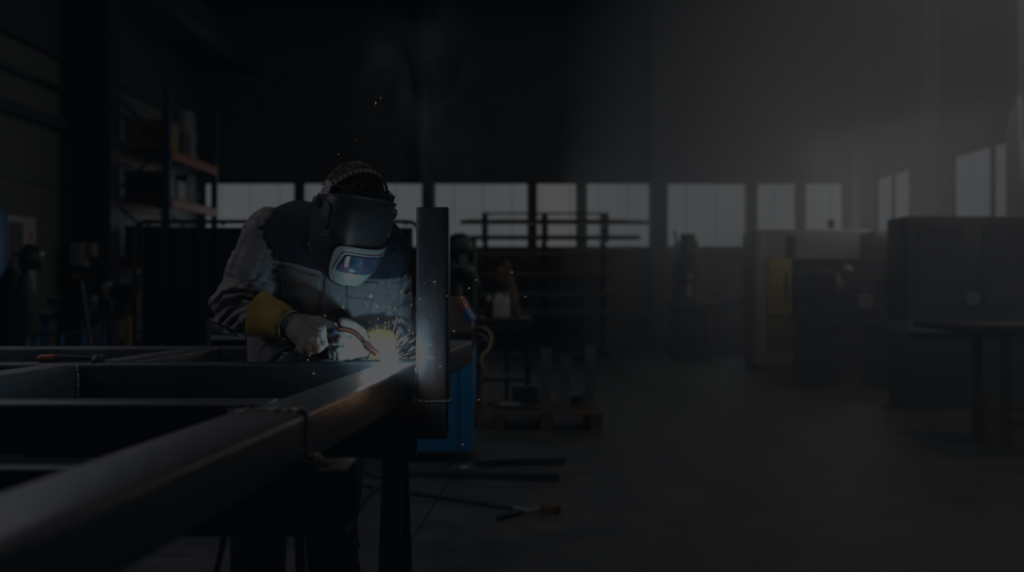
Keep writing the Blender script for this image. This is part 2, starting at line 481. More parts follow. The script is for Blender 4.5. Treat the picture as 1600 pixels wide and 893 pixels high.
# ceiling with beams
struct('ceiling', B().span(XL - .2, XR + .2, -3, YB + .2, ZC, ZC + .15), m_ceiling)
for y0 in (4, 8, 12.4, 16.6):
    trim(B().span(XL, XR, y0, y0 + .2, ZC - .45, ZC), m_steel_dark)
trim(B().span(-4.72, -4.5, -2.9, YB, 4.9, 5.25), m_steel_dark)

# haze in the daylight side of the hall
def vol_mat(name, col, dens, aniso=0., noise=None):
    m = bpy.data.materials.new(name); nt, N, L = nodes_of(m)
    out = N.new('ShaderNodeOutputMaterial'); s = N.new('ShaderNodeVolumeScatter'); L.new(s.outputs[0], out.inputs['Volume'])
    s.inputs['Color'].default_value = list(col) + [1]; s.inputs['Density'].default_value = dens; s.inputs['Anisotropy'].default_value = aniso
    return m, nt, s
HAZE = True
if HAZE:
    mh, _, _ = vol_mat('daylight_haze', (.96, .97, 1), .07, .2)
    hv = B(); x0 = .9
    hv.prism([(2.8, 1.2, .02), (XR - .32, 1.2, .02), (XR - .32, YB - .5, .02), (.8, YB - .5, .02)], (0, 0, 0), (0, 0, ZC - .5))
    o = build('haze', hv, mh, None, False); tag(o, 'pale hazy air drifting in daylight beside the window wall', 'haze', kind='stuff')
# ================================================================== welded steel frame
m_mill = mat('mill_scale_steel', (.115, .113, .115), rough=.42, metal=.55, var=.45, scale=5, bump=.12, bscale=60, stretch=(1, .25, 1))
m_mill2 = mat('dark_mill_steel', (.055, .058, .065), rough=.42, metal=.55, var=.4, scale=5, bump=.1, bscale=60)
m_post = mat('bright_tube_steel', (.17, .2, .23), rough=.4, metal=.5, var=.4, scale=9, bump=.1, bscale=70, stretch=(1, 1, .35))
m_weld = mat('weld_bead_steel', (.35, .34, .33), rough=.35, metal=.8, var=.5, scale=60, bump=.8, bscale=150)
ZTOP = CAMZ - .252
def bead(b, pts, r, n, jit=.35):
    pts = [Vector(p) for p in pts]
    L_ = [(pts[i + 1] - pts[i]).length for i in range(len(pts) - 1)]; T = sum(L_)
    for k in range(n):
        s = (k + .5) / n * T; i = 0
        while i < len(L_) - 1 and s > L_[i]: s -= L_[i]; i += 1
        p = pts[i].lerp(pts[i + 1], s / L_[i])
        q = r * (1 + RNG.uniform(-jit, jit))
        b.ball(p, (q, q * RNG.uniform(.8, 1.3), q * RNG.uniform(.8, 1.3)), 7, 5)
    return b

fr = thing('welded_steelwork', 'large welded frame of dark square steel tubes standing on trestles', 'steel frame', (-.35, 2.9, .738))
SL = .0952
def bx(Y): return -.2979 + SL * (Y - 2.99)             # right face of the main beam
WB, WN, HB = .125, .150, .102
dirb = Vector((SL, 1, 0))
def bpt(Y, wd): return Vector((bx(Y) - wd / 2, Y, ZTOP - HB / 2))
YJ = 1.93
build('main_beam', B().sqtube(bpt(YJ + .002, WB), bpt(4.32, WB), WB, HB, .007, .012), m_mill, fr)
build('main_beam', B().sqtube(bpt(.45, WN), bpt(YJ - .002, WN), WN, HB + .003, .007, .016), m_mill, fr)
wb = B(); bead(wb, [(bx(YJ) - WN, YJ, ZTOP + .001), (bx(YJ), YJ, ZTOP + .001), (bx(YJ) + .001, YJ, ZTOP - HB)], .006, 44)
build('weld_seam', wb, m_weld, fr, label='rippled weld seam across the main beam')
def rail(y0, xl, wd=.1):                                # cross rail, front face at y0, running to the main beam
    c = ZTOP - .054
    return B().sqtube((xl, y0 + wd / 2, c), (bx(y0 + wd / 2) - WB - .001 if y0 > YJ else bx(y0) - WN, y0 + wd / 2, c), wd, .108, .007, .011)
for y0 in (3.06, 3.84, 2.06): build('cross_rail', rail(y0, -2.5), m_mill2, fr)
for (y0, y1, xr0) in ((3.165, 3.835, -1.265 + .0155), (.9, 3.055, None)):
    if xr0 is None: p0, p1 = Vector((-1.335 - .155 * 2.155, .9, 0)), Vector((-1.335, 3.055, 0))
    else: p0, p1 = Vector((xr0, y0, 0)), Vector((xr0 + .155 * (y1 - y0), y1, 0))
    off = Vector((-.055, 0, ZTOP - .052)); build('short_rail', B().sqtube(p0 + off, p1 + off, .11, .1, .007, .011), m_mill, fr)
for x, y in ((X(337, 3.84), 3.835), (X(121, 3.06), 3.055)):
    b = B(); bead(b, [(x + .002, y, ZTOP), (x + .002, y, ZTOP - .1)], .0045, 16); build('weld_seam', b, m_weld, fr)
# lower cross tube, upright post
Yc = 2.92
xr_ = X(697, Yc)
build('lower_cross_tube', B().sqtube((-1.5, Yc + .055, .793), (xr_, Yc + .055, .793), .11, .11, .007, .01), m_mill2, fr)
ux0, ux1 = X(649.5, Yc), X(700.5, Yc)
up0 = Vector(((ux0 + ux1) / 2, Yc + .055, .8485)); up1 = up0 + Vector((0, 0, Z(323, Yc) - .8485))
build('upright_post', B().sqtube(up0, up1, ux1 - ux0, .1, .006, .013, ref=(0, 1, 0)), m_post, fr, label='upright square post with orange heat tint and painted warm light at its foot')
b = B(); bead(b, [(ux0 + .005, Yc + .001, .849), (ux1, Yc + .001, .849), (ux1 + .002, Yc + .05, .849)], .0045, 34)
build('weld_seam', b, m_weld, fr, label='rippled weld seam around the foot of the post'); b = B()
bead(b, [(ux0 - .004, Yc + .05, ZTOP - .004), (ux0 - .004, Yc + .05, .86)], .004, 26)
build('weld_seam', b, m_weld, fr)
# heat tint: post foot oxide colours, with shade and warm light painted in
def heat(m, z0, z1):
    nt = m.node_tree; N, L = nt.nodes, nt.links
    b = [n for n in N if n.type == 'BSDF_PRINCIPLED'][0]; src = b.inputs['Base Color'].links[0].from_socket
    g = N.new('ShaderNodeNewGeometry'); sp = N.new('ShaderNodeSeparateXYZ'); L.new(g.outputs['Position'], sp.inputs[0])
    r = N.new('ShaderNodeMapRange'); r.inputs[1].default_value = z0; r.inputs[2].default_value = z1; L.new(sp.outputs['Z'], r.inputs[0])
    cr = N.new('ShaderNodeValToRGB'); e = cr.color_ramp
    for pos, c in ((0, (.09, .035, .01, 1)), (.55, (.13, .055, .012, 1)), (.78, (.2, .10, .03, 1)), (.85, (.2, .2, .25, 1)), (1, (.17, .2, .23, 1))):
        q = e.elements[0] if pos == 0 else (e.elements[1] if pos == 1 else e.elements.new(pos)); q.position = pos; q.color = c
    L.new(r.outputs[0], cr.inputs[0])
    f = N.new('ShaderNodeMapRange'); f.inputs[1].default_value = z1 - .03; f.inputs[2].default_value = z1; f.inputs[3].default_value = .9; f.inputs[4].default_value = 0
    L.new(sp.outputs['Z'], f.inputs[0])
    mx = N.new('ShaderNodeMix'); mx.data_type = 'RGBA'; L.new(f.outputs[0], mx.inputs[0]); L.new(src, mx.inputs[6]); L.new(cr.outputs[0], mx.inputs[7])
    L.new(mx.outputs[2], b.inputs['Base Color'])
heat(m_post, .85, .985)

# ------------------------------------------------------------------ trestles
m_tres = mat('black_trestle_steel', (.022, .022, .024), rough=.45, metal=.4, var=.4, scale=10, bump=.1)
t1 = thing('trestle', 'dark steel trestle with flat straight legs beneath the upright post', 'trestle', (-.8, 3.0, 0))
build('top_bar', B().sqtube((-1.45, 3.0, .707), (-.29, 3.0, .707), .09, .06, .005, .006), m_tres, t1)
for xx in (-.355, -1.35):
    build('leg', B().sqtube((xx, 2.975, .675), (xx - .012, 2.86, 0), .062, .03, .005, .004, ref=(0, 1, 0)), m_tres, t1)
    build('leg', B().sqtube((xx + .006, 3.05, .675), (xx + .012, 3.2, 0), .062, .03, .005, .004, ref=(0, 1, 0)), m_tres, t1)
t2 = thing('trestle', 'near black trestle with a thick open-ended crossbar under the frame', 'trestle', (-.6, 1.95, 0))
build('crossbar', B().sqtube((-1.25, 1.955, .78), (X(541, 1.89), 1.955, .78), .13, .130, .008, .008), m_tres, t2)
for xx in (X(452, 1.95), -1.15):
    build('leg', B().sqtube((xx - .012, 1.93, .714), (xx - .012, 1.82, 0), .018, .03, .004, .003), m_mill2, t2)
    build('leg', B().sqtube((xx + .014, 1.98, .714), (xx + .02, 2.1, 0), .018, .03, .004, .003), m_mill2, t2)
    build('brace', B().cyl((xx - .125, 1.95, .714), (xx - .275, 1.95, 0.0), .006), m_tres, t2)
b = B()
RN = random.Random(5)
for k in range(60):
    a, c = RN.uniform(0, 2 * pi), RN.uniform(0, pi / 2); r = .021 * RN.random() ** .4
    b.ball((X(488, 1.9) + cos(a) * sin(c) * r * 1.3, 1.915 + sin(a) * sin(c) * r, .8455 + cos(c) * r * .9 + .002), RN.uniform(.003, .008), 6, 4)
one('weld_slag', b, m_weld, 'knobbly silver lump of weld slag on the near trestle crossbar', 'weld slag')

# ------------------------------------------------------------------ hammer tool lying on the frame, left
tl = thing('chipping_hammer', 'chipping hammer with red-orange grip lying across the far left frame rails', 'hammer', (X(110, 3.1), 3.12, ZTOP))
za = ZTOP + .0125
pa, pb, pc = Vector((X(60, 3.12), 3.11, za)), Vector((X(88, 3.12), 3.115, za + .001)), Vector((X(158, 3.12), 3.13, za - .001))
d = (pb - pa).normalized()
build('grip', B().lathe([(.004, 0), (.010, .004), (.0125, .015), (.0115, .03), (.0125, .045), (.012, (pb - pa).length)], pa, d, 16), mat('orange_red_plastic', (.32, .055, .02), rough=.45), tl)
build('shank', B().tube([pb, pb.lerp(pc, .5), pc], [.0115, .008, .0065], 10), m_mill2, tl)
build('head', B().box(pc + Vector((-.012, 0, .0)), (.022, .05, .024), bev=.003).cyl(pc + Vector((-.012, -.026, 0)), pc + Vector((-.012, -.055, -.003)), .009, .002, 10), m_mill2, tl)
# ================================================================== the welder
m_jacket = mat('work_jacket_cloth', (.2, .2, .2), rough=.8, var=.18, scale=30, bump=.25, bscale=260, attr='col', spec=.12)
m_trous = mat('navy_trouser_cloth', (.02, .024, .036), rough=.85, var=.3, scale=14, bump=.3, bscale=200, spec=.15)
m_skin = mat('skin', (.42, .26, .19), rough=.5, var=.1, scale=20)
m_hair = mat('brown_hair', (.2, .135, .09), rough=.5, var=.4, scale=40)
m_glove = mat('grey_split_leather', (.42, .40, .37), rough=.85, var=.3, scale=22, bump=.5, bscale=120, attr='col')
m_cuff = mat('yellow_leather_cuff', (.34, .21, .028), rough=.8, var=.3, scale=16, bump=.4, bscale=90)
m_helm = mat('black_helmet_plastic', (.03, .031, .034), rough=.36, var=.2, scale=6, spec=.6, bump=.03)
m_helm2 = mat('black_matte_plastic', (.014, .014, .015), rough=.5, var=.2, scale=8)
m_lensf = mat('grey_lens_surround', (.23, .22, .205), rough=.4, var=.1, scale=10)
m_boot = mat('black_boot_leather', (.018, .017, .016), rough=.6, var=.3, scale=20)
m_brass = mat('brass_button', (.5, .3, .12), rough=.35, metal=.9)

person = thing('person', 'person in grey and navy work jacket and black welding helmet, bent over the steel frame', 'person', (-.72, 3.5, 0))

# ---- jacket -------------------------------------------------------
g = Grid((X(322, 3.2), 2.98, .80), (X(662, 3.35), 3.80, 1.50), .0046)
PX = CX + g.x / g.y * FPX; PY = HY - (g.z - CAMZ) / g.y * FPX
sq = ((0, 1, 0), 1.0)
to = None
def add(d, k=.05):
    global to
    to = d if to is None else smin(to, d, k)
add(g.cap(P(438, 368, 3.36), P(600, 397, 3.34), .088, .086)[0])
add(g.cap(P(470, 352, 3.42), P(570, 362, 3.40), .085)[0], .08)
add(g.cap(P(462, 400, 3.39), P(446, 610, 3.50), .130, .142)[0], .06)
add(g.cap(P(575, 410, 3.37), P(560, 610, 3.50), .112, .138)[0], .06)
add(g.cap(P(515, 400, 3.35), P(505, 610, 3.47), .13, .15)[0], .06)
la, lt = g.cap(P(420, 362, 3.36), P(373, 474, 3.24), .082, .079)
lf, lft = g.cap(P(374, 482, 3.24), P(417, 497, 3.13), .080, .044)
ra, rt = g.cap(P(607, 400, 3.34), P(609, 512, 3.42), .070, .072)
rf, rft = g.cap(P(610, 518, 3.42), P(590, 536, 3.235), .070, .052)
# sleeve folds
n1 = vnoise(PX * .020 + PY * .030, PY * .085 - PX * .030, g.y * 10)
n2 = vnoise(PX * .012 + 5, PY * .05 + PX * .02, g.y * 8 + 3)
fold = (1 - 2.2 * np.abs(n1)) * .012 + n2 * .010
nearel = np.exp(-(((PX - 375) / 62) ** 2 + ((PY - 490) / 55) ** 2))
L_arm = smin(la, lf, .025) - fold * (.6 + .8 * nearel)
R_arm = smin(ra, rf, .025)
n3 = vnoise(PX * .05, PY * .07 + PX * .035, g.y * 14 + 7)
R_arm = R_arm - (1 - 2.2 * np.abs(n3)) * .009
n4 = vnoise(PX * .018 + 9, PY * .014, g.y * 6) * .010 + (1 - 2 * np.abs(vnoise(PX * .03, PY * .012 + 3, g.y * 7))) * .004
tor = to - n4
D = smin(smin(tor, L_arm, .022), R_arm, .020)
def pdist(poly):
    d = None
    for (x0, y0_), (x1, y1_) in zip(poly[:-1], poly[1:]):
        ex, ey = x1 - x0, y1_ - y0_; t = np.clip(((PX - x0) * ex + (PY - y0_) * ey) / (ex * ex + ey * ey), 0, 1)
        q = np.hypot(PX - x0 - t * ex, PY - y0_ - t * ey); d = q if d is None else np.minimum(d, q)
    return d
front = np.clip((3.42 - g.y) / .12, 0, 1)
for poly, A, w_ in (
    ([(335, 470), (343, 455), (362, 448), (385, 452)], .008, 3.2), ([(336, 484), (350, 466), (378, 461), (398, 468)], .009, 3.0),
    ([(342, 498), (358, 481), (383, 474), (400, 480)], .009, 3.0), ([(353, 503), (372, 487), (392, 479), (408, 471)], .009, 3.2),
    ([(366, 512), (382, 498), (398, 490)], .008, 3.0), ([(384, 520), (394, 508), (402, 500)], .007, 2.6),
    ([(412, 345), (424, 365), (428, 395), (432, 425)], .006, 3.5), ([(400, 350), (392, 375), (380, 400), (372, 425)], .007, 4.0),
    ([(411, 352), (410, 380), (402, 408), (392, 430)], .006, 3.5), ([(420, 420), (402, 440), (380, 446)], .007, 3.5),
    ([(385, 365), (368, 395), (352, 425)], .006, 4.0), ([(382, 535), (392, 548), (402, 565)], .006, 3), ([(420, 530), (404, 545), (396, 566)], .006, 3),
    ([(594, 512), (606, 502), (622, 497)], .008, 2.6), ([(597, 516), (612, 510), (620, 524)], .008, 2.4), ([(604, 506), (626, 510), (634, 522)], .008, 2.6),
    ([(612, 498), (632, 500), (648, 510)], .008, 2.8), ([(606, 520), (617, 524), (622, 536)], .007, 2.4),
    ([(615, 392), (606, 420), (596, 448)], .006, 3), ([(632, 410), (624, 440), (618, 470)], .006, 3.2), ([(640, 440), (630, 462), (628, 485)], .006, 3.0)):
    dd = pdist(poly); D = D - front * A * .62 * (.55 + .9 * np.clip(.5 + n2, 0, 1)) * (np.exp(-(dd / w_) ** 2) - .7 * np.exp(-((dd - 2.1 * w_) / (w_ * 1.1)) ** 2))
# armhole crease
D = D + .006 * np.exp(-((tor - L_arm) / .010) ** 2) * (PY < 470)
D = D + .005 * np.exp(-((tor - R_arm) / .010) ** 2)
# jacket front placket: a shallow step
V, F = nets(D, g)
def samp(A):
    i = np.clip(np.round((V - g.lo) / g.h).astype(int), 0, np.array(A.shape) - 1); return A[i[:, 0], i[:, 1], i[:, 2]]
sT, sL, sR = samp(tor), samp(L_arm), samp(R_arm)
vx = CX + V[:, 0] / V[:, 1] * FPX; vy = HY - (V[:, 2] - CAMZ) / V[:, 1] * FPX
ybound = np.interp(vx, [400, 425, 465, 505, 545, 600, 640], [398, 406, 414, 426, 436, 437, 433])
grey = np.array((.185, .17, .17)); navy = np.array((.022, .027, .036))
istor = (sT < np.minimum(sL, sR) + .002)
yoke = istor & (vy < ybound)
colr = np.where(yoke[:, None], navy, grey)
seam = istor & (np.abs(vy - ybound) < 1.4)
colr[seam] = (.12, .12, .125)
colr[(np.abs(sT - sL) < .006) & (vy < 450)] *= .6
lowc = vnoise(V[:, 0] * 18, V[:, 1] * 18, V[:, 2] * 18)[:, None]
colr = colr * (1 + .14 * lowc)
jk = nmesh('jacket', V, F, m_jacket, person, colr)
jb = bvh_of(V, F)
m_grey = mat('grey_jacket_patch', (.17, .157, .157), rough=.82, var=.18, scale=26, bump=.3, bscale=240, spec=.12)
m_nav = mat('navy_jacket_patch', (.024, .028, .038), rough=.82, var=.18, scale=26, bump=.3, bscale=240, spec=.12)
build('pocket_flap', patch(jb, ((434, 414), (500, 432), (501, 452), (436, 437)), .005, 16, 6, 0, .25), m_grey, jk, ang=180)
build('pocket_flap', patch(jb, ((541, 441), (590, 440), (585, 466), (541, 462)), .005, 14, 6, 0, .25), m_grey, jk, ang=180)
build('chest_pocket', patch(jb, ((437, 436), (500, 451), (497, 500), (440, 492)), .0025, 14, 10, 0), m_grey, jk, ang=180)
build('chest_pocket', patch(jb, ((541, 461), (584, 465), (576, 505), (544, 500)), .0025, 12, 8, 0), m_grey, jk, ang=180)
build('front_placket', patch(jb, ((508, 428), (533, 436), (526, 560), (500, 560)), .0035, 8, 30, 0), m_grey, jk, ang=180)
for q in ((452, 446), (579, 461)):
    p, n = hit(jb, q[0], q[1], .006)
    build('button', B().cyl(p, p + n * .005, .0065, .0055, 12), m_brass, jk)
b = B(); b.tube([hit(jb, x_, float(np.interp(x_, [425, 465, 505], [406, 414, 426])), .0015)[0] for x_ in range(426, 508, 5)], .0022, 6)
build('piping', b, mat('light_piping', (.3, .3, .31), rough=.7), jk, ang=180)
# stand-up collar around the neck
b = B(); rings = []
cn = P(548, 352, 3.33)
for hgt, rr in ((-.03, .088), (.02, .080), (.05, .078), (.05, .072), (.0, .072)):
    rings.append([cn + Vector((cos(a) * rr * 1.05, sin(a) * rr * .9 - hgt * .45, hgt)) for a in [2 * pi * k / 28 for k in range(28)]])
b.loops(rings, (False, False)); build('collar', b, m_nav, jk, ang=180)

# ---- head frame ---------------------------------------------------
yaw, pit, rol = rad(31), rad(27), rad(7)
fv = Vector((sin(yaw) * cos(pit), -cos(yaw) * cos(pit), -sin(pit)))
uv0 = Vector((sin(yaw) * sin(pit), -cos(yaw) * sin(pit), cos(pit)))
lv0 = Vector((cos(yaw), sin(yaw), 0))
lv = lv0 * cos(rol) - uv0 * sin(rol); uv = uv0 * cos(rol) + lv0 * sin(rol)
HC = P(551, 322, 3.17)
def H(l, f, u): return HC + lv * l + fv * f + uv * u
AX = [np.array(lv), np.array(fv), np.array(uv)]

# ---- body (one continuous figure under the clothes) ---------------
g2 = Grid((-1.06, 2.96, -.0), (-.3, 3.78, 1.64), .0085)
bd = g2.ell(H(0, -.01, .01), AX, (.077, .098, .112))
bd = smin(bd, g2.ell(H(0, .03, -.075), AX, (.056, .066, .06)), .03)
bd = smin(bd, g2.cap(H(0, .098, -.022), H(0, .112, -.042), .009, .013)[0], .015)          # nose
bd = smin(bd, g2.cap(H(-.02, .088, -.08), H(.02, .088, -.08), .009)[0], .01)               # lips
bd = smin(bd, g2.cap(H(-.036, .078, .012), H(.036, .078, .012), .014)[0], .015)            # brow
for s in (-1, 1):
    bd = smin(bd, g2.cap(H(.077 * s, -.01, .0), H(.084 * s, -.02, -.035), .011)[0], .008)  # ears
    bd = np.maximum(bd, -(g2.cap(H(.031 * s, .102, -.008), H(.031 * s, .096, -.008), .012)[0]))  # eye sockets
    bd = smin(bd, g2.cap(H(.031 * s, .080, -.008), H(.031 * s, .078, -.008), .014)[0], .004)
bd = smin(bd, g2.cap(H(0, -.03, -.06), P(545, 380, 3.38), .058, .062)[0], .03)
bd = smin(bd, g2.cap(P(440, 372, 3.37), P(598, 400, 3.35), .062)[0], .05)
bd = smin(bd, g2.cap(P(515, 400, 3.38), P(508, 590, 3.50), .125, .115)[0], .05)
for a, c, r1, r2 in ((P(425, 372, 3.36), P(376, 474, 3.25), .05, .042), (P(376, 478, 3.25), P(440, 503, 3.11), .042, .028), (P(605, 405, 3.35), P(609, 512, 3.42), .048, .04), (P(609, 516, 3.42), P(580, 538, 3.2), .04, .026)):
    bd = smin(bd, g2.cap(a, c, r1, r2)[0], .02)
hipL, hipR = Vector((-.80, 3.52, .86)), Vector((-.60, 3.52, .86))
kneL, kneR = Vector((-.865, 3.42, .47)), Vector((-.625, 3.42, .47))
ankL, ankR = Vector((-.885, 3.47, .09)), Vector((-.62, 3.47, .09))
for h_, k_, a_ in ((hipL, kneL, ankL), (hipR, kneR, ankR)):
    bd = smin(bd, g2.cap(h_, k_, .085, .055)[0], .04); bd = smin(bd, g2.cap(k_, a_, .055, .037)[0], .02)
    bd = smin(bd, g2.cap(a_ + Vector((0, .03, -.045)), a_ + Vector((0, -.13, -.055)), .035, .028)[0], .02)
# hands
def hand(gr, wrist, kn, pip, tip, thumb, rw, rk, rf_, kp=.016, kf=.004):
    d = None
    for k in kn:
        c = gr.cap(wrist, k, rw, rk)[0]; d = c if d is None else smin(d, c, kp)
    for i in range(4):
        f1 = smin(gr.cap(kn[i], pip[i], rk * .98, rf_)[0], gr.cap(pip[i], tip[i], rf_, rf_ * .86)[0], .004)
        d = smin(d, f1, kf)
    d = smin(d, gr.cap(wrist * .6 + thumb[0] * .4, thumb[0], rw * .8, rf_ * 1.35)[0], kp)
    for a, c in zip(thumb[:-1], thumb[1:]): d = smin(d, gr.cap(a, c, rf_ * 1.3, rf_ * 1.05)[0], kf)
    return d
HR = dict(wrist=P(456, 508, 3.10), kn=[P(500, 514, 3.055), P(497, 524, 3.035), P(487, 533, 3.03), P(474, 538, 3.035)],
          pip=[P(505, 538, 3.035), P(496, 544, 3.02), P(484, 546, 3.022), P(470, 545, 3.03)],
          tip=[P(496, 545, 3.075), P(488, 547, 3.07), P(478, 548, 3.07), P(467, 546, 3.07)],
          thumb=[P(476, 500, 3.10), P(499, 503, 3.085), P(520, 510, 3.08)])
HL = dict(wrist=P(571, 540, 3.195), kn=[P(554, 522, 3.17), P(553, 531, 3.155), P(551, 543, 3.15), P(549, 553, 3.155)],
          pip=[P(534, 519, 3.13), P(531, 531, 3.12), P(530, 545, 3.118), P(531, 556, 3.125)],
          tip=[P(519, 526, 3.135), P(516, 538, 3.13), P(517, 550, 3.128), P(519, 558, 3.13)],
          thumb=[P(562, 517, 3.17), P(550, 508, 3.145), P(536, 502, 3.135)])
for hh in (HR, HL): bd = smin(bd, hand(g2, rw=.02, rk=.0115, rf_=.0085, **hh), .012)
V2, F2 = nets(bd, g2)
body = nmesh('body', V2, F2, m_skin, person)

# ---- trousers and boots -------------------------------------------
g3 = Grid((-1.06, 3.24, .02), (-.40, 3.76, .98), .009)
tr = g3.cap((-.79, 3.52, .93), (-.61, 3.52, .93), .135)[0]
for h_, k_, a_ in ((hipL, kneL, ankL), (hipR, kneR, ankR)):
    tr = smin(tr, g3.cap(h_, k_, .118, .094)[0], .03)
    tr = smin(tr, g3.cap(k_, a_ + Vector((0, 0, -.005)), .093, .088)[0], .03)
tr = tr - (1 - 2.2 * np.abs(vnoise(g3.x * 9, g3.y * 9, g3.z * 16))) * .007
tr = np.maximum(tr, .05 - g3.z)
tr = np.maximum(tr, g3.z - .96)
V3, F3 = nets(tr, g3)
trous = nmesh('trousers', V3, F3, m_trous, person)
b = B()
b.loops([[Vector((x, 3.36 + dy, z)) for x, z in ((-.575 + o_, .70), (-.502 + o_ * .5, .705), (-.492, .62), (-.506, .52), (-.517, .42), (-.545 + o_, .425))] for dy, o_ in ((0, 0), (.012, .004))])
build('pocket_flap', b, m_grey, trous)
g4 = Grid((-1.02, 3.2, -.005), (-.5, 3.62, .24), .007)
for a_ in (ankL, ankR):
    bo = g4.cap(a_ + Vector((0, 0, .1)), a_ + Vector((0, .01, -.03)), .058, .056)[0]
    bo = smin(bo, g4.cap(a_ + Vector((0, .025, -.045)), a_ + Vector((0, -.16, -.05)), .048, .046)[0], .03)
    bo = np.maximum(bo, -(g4.z - .002)); bo = np.maximum(bo, g4.z - .2)
    V4, F4 = nets(bo, g4); nmesh('boot', V4, F4, m_boot, person)

# ---- gloves -------------------------------------------------------
def glove(H_, lo, hi, rw, rk, rf_, tint, cuff_a, cuff_b, ra_, rb_, sqd):
    gg = Grid(lo, hi, .0026)
    d = hand(gg, rw=rw, rk=rk, rf_=rf_, **H_)
    d = d - (1 - 2.2 * np.abs(vnoise(gg.x * 60, gg.y * 60, gg.z * 75))) * .0020 - vnoise(gg.x * 28, gg.y * 28, gg.z * 28) * .002
    Vg, Fg = nets(d, gg)
    n = vnoise(Vg[:, 0] * 30, Vg[:, 1] * 30, Vg[:, 2] * 30)[:, None]
    base = np.array((.235, .22, .2)) * (1 + .25 * n)
    o_ = nmesh('glove', Vg, Fg, m_glove, person, tint(Vg, base))
    # gauntlet cuff: flared leather sleeve
    a, c = Vector(cuff_a), Vector(cuff_b); ax = (c - a).normalized(); up = (Vector((0, 0, 1)) - ax * ax.z).normalized(); sd = ax.cross(up)
    b = B(); rings = []; NS = 36
    prof = [(0, 0, 1), (.06, 0, 1), (.25, 0, 1), (.5, 0, 1), (.75, 0, 1), (1, 0, 1), (1, -.005, 1), (.6, -.005, 1), (.05, -.005, 1), (0, -.005, 1)]
    for t, ins, _ in prof:
        r = ra_ + (rb_ - ra_) * t; ring = []
        for k in range(NS):
            an = 2 * pi * k / NS
            w_ = 1 + .05 * sin(3 * an + 4 * t) + .035 * sin(5 * an - 6 * t + 1)
            ring.append(a.lerp(c, t) + (up * cos(an) * sqd + sd * sin(an)) * (r * w_ + ins))
        rings.append(ring)
    rings.append(rings[0]); b.loops(rings, (False, False))
    build('cuff', b, m_cuff, o_, ang=180, label='yellow leather gauntlet cuff')
    # stitched seam at the wrist
    b = B(); b.tube([c + (up * cos(2 * pi * k / 30) * sqd + sd * sin(2 * pi * k / 30)) * (rb_ + .002) for k in range(31)], .0026, 6)
    build('seam', b, m_glove2, o_, ang=180)
    return o_, bvh_of(Vg, Fg)
m_glove2 = mat('dark_glove_seam', (.13, .12, .1), rough=.85)
def warm_litR(Vg, base):  # paints warm weld light onto the lower right of the glove
    ty = HY - (Vg[:, 2] - CAMZ) / Vg[:, 1] * FPX; tx = CX + Vg[:, 0] / Vg[:, 1] * FPX
    k = np.clip((ty - 525) / 25 + (tx - 480) / 120, 0, 1)[:, None] * .75
    return base * (1 - k) + np.array((.22, .125, .07)) * k * 1.0
def tintL(Vg, base):
    tx = CX + Vg[:, 0] / Vg[:, 1] * FPX; ty = HY - (Vg[:, 2] - CAMZ) / Vg[:, 1] * FPX
    k = np.clip((540 - ty) / 12, 0, 1)[:, None] * np.clip((552 - tx) / 12, 0, 1)[:, None] * .6
    base = base * .95
    return base * (1 - k) + np.array((.26, .15, .1)) * k
glR, gbR = glove(HR, (X(430, 3.1), 2.98, .965), (X(535, 3.08), 3.15, 1.12), .030, .0185, .0135, warm_litR, P(407, 490, 3.145), P(451, 508, 3.10), .073, .047, 1.0)
glL, gbL = glove(HL, (X(502, 3.1), 3.085, .945), (X(590, 3.2), 3.25, 1.10), .026, .0165, .0125, tintL, P(601, 535, 3.245), P(568, 539, 3.19), .060, .046, 1.0)
b = B(); b.tube([hit(gbR, x_, y_, .0005)[0] for x_, y_ in ((467, 493), (474, 500), (482, 506), (490, 514), (497, 522), (502, 530), (506, 538))], .0016, 6)
build('seam', b, m_glove2, glR, ang=180)

# ---- hair ---------------------------------------------------------
b = B(); RH = random.Random(11)
b.ball(HC, 1.0, 28, 16, Matrix.Identity(3))
b.bm.verts.ensure_lookup_table()
for v in b.bm.verts:
    q = v.co - HC; l_, f_, u_ = q.x, q.y, q.z
    b_ = .99 if u_ > -.25 else .9
    v.co = H(l_ * .084 * b_, -.012 + f_ * .104 * b_, .012 + u_ * .120 * b_)
kill = [v for v in b.bm.verts if (v.co - HC).dot(uv) < -.02]
bmesh.ops.delete(b.bm, geom=kill, context='VERTS')
for k in range(3600):
    th, ph = RH.uniform(0, 2 * pi), math.acos(RH.uniform(-.05, 1))
    n = Vector((sin(ph) * cos(th), sin(ph) * sin(th), cos(ph)))
    if n.y > .72 and n.z < .12: continue
    p = H(n.x * .083, -.012 + n.y * .103, .012 + n.z * .119)
    nw = (lv * n.x + fv * n.y + uv * n.z).normalized()
    flow = (fv * 1.0 + lv * (.5 * n.x + RH.uniform(-.3, .3)) + uv * -.25)
    flow = (flow - nw * flow.dot(nw)).normalized()
    ln = RH.uniform(.022, .042)
    q1 = p + flow * ln * .5 + nw * ln * RH.uniform(.16, .26); q2 = p + flow * ln + nw * ln * RH.uniform(-.02, .34)
    b.tube([p - nw * .003, q1, q2], [.0019, .0014, .0003], 3)
build('hair', b, m_hair, person, ang=180)

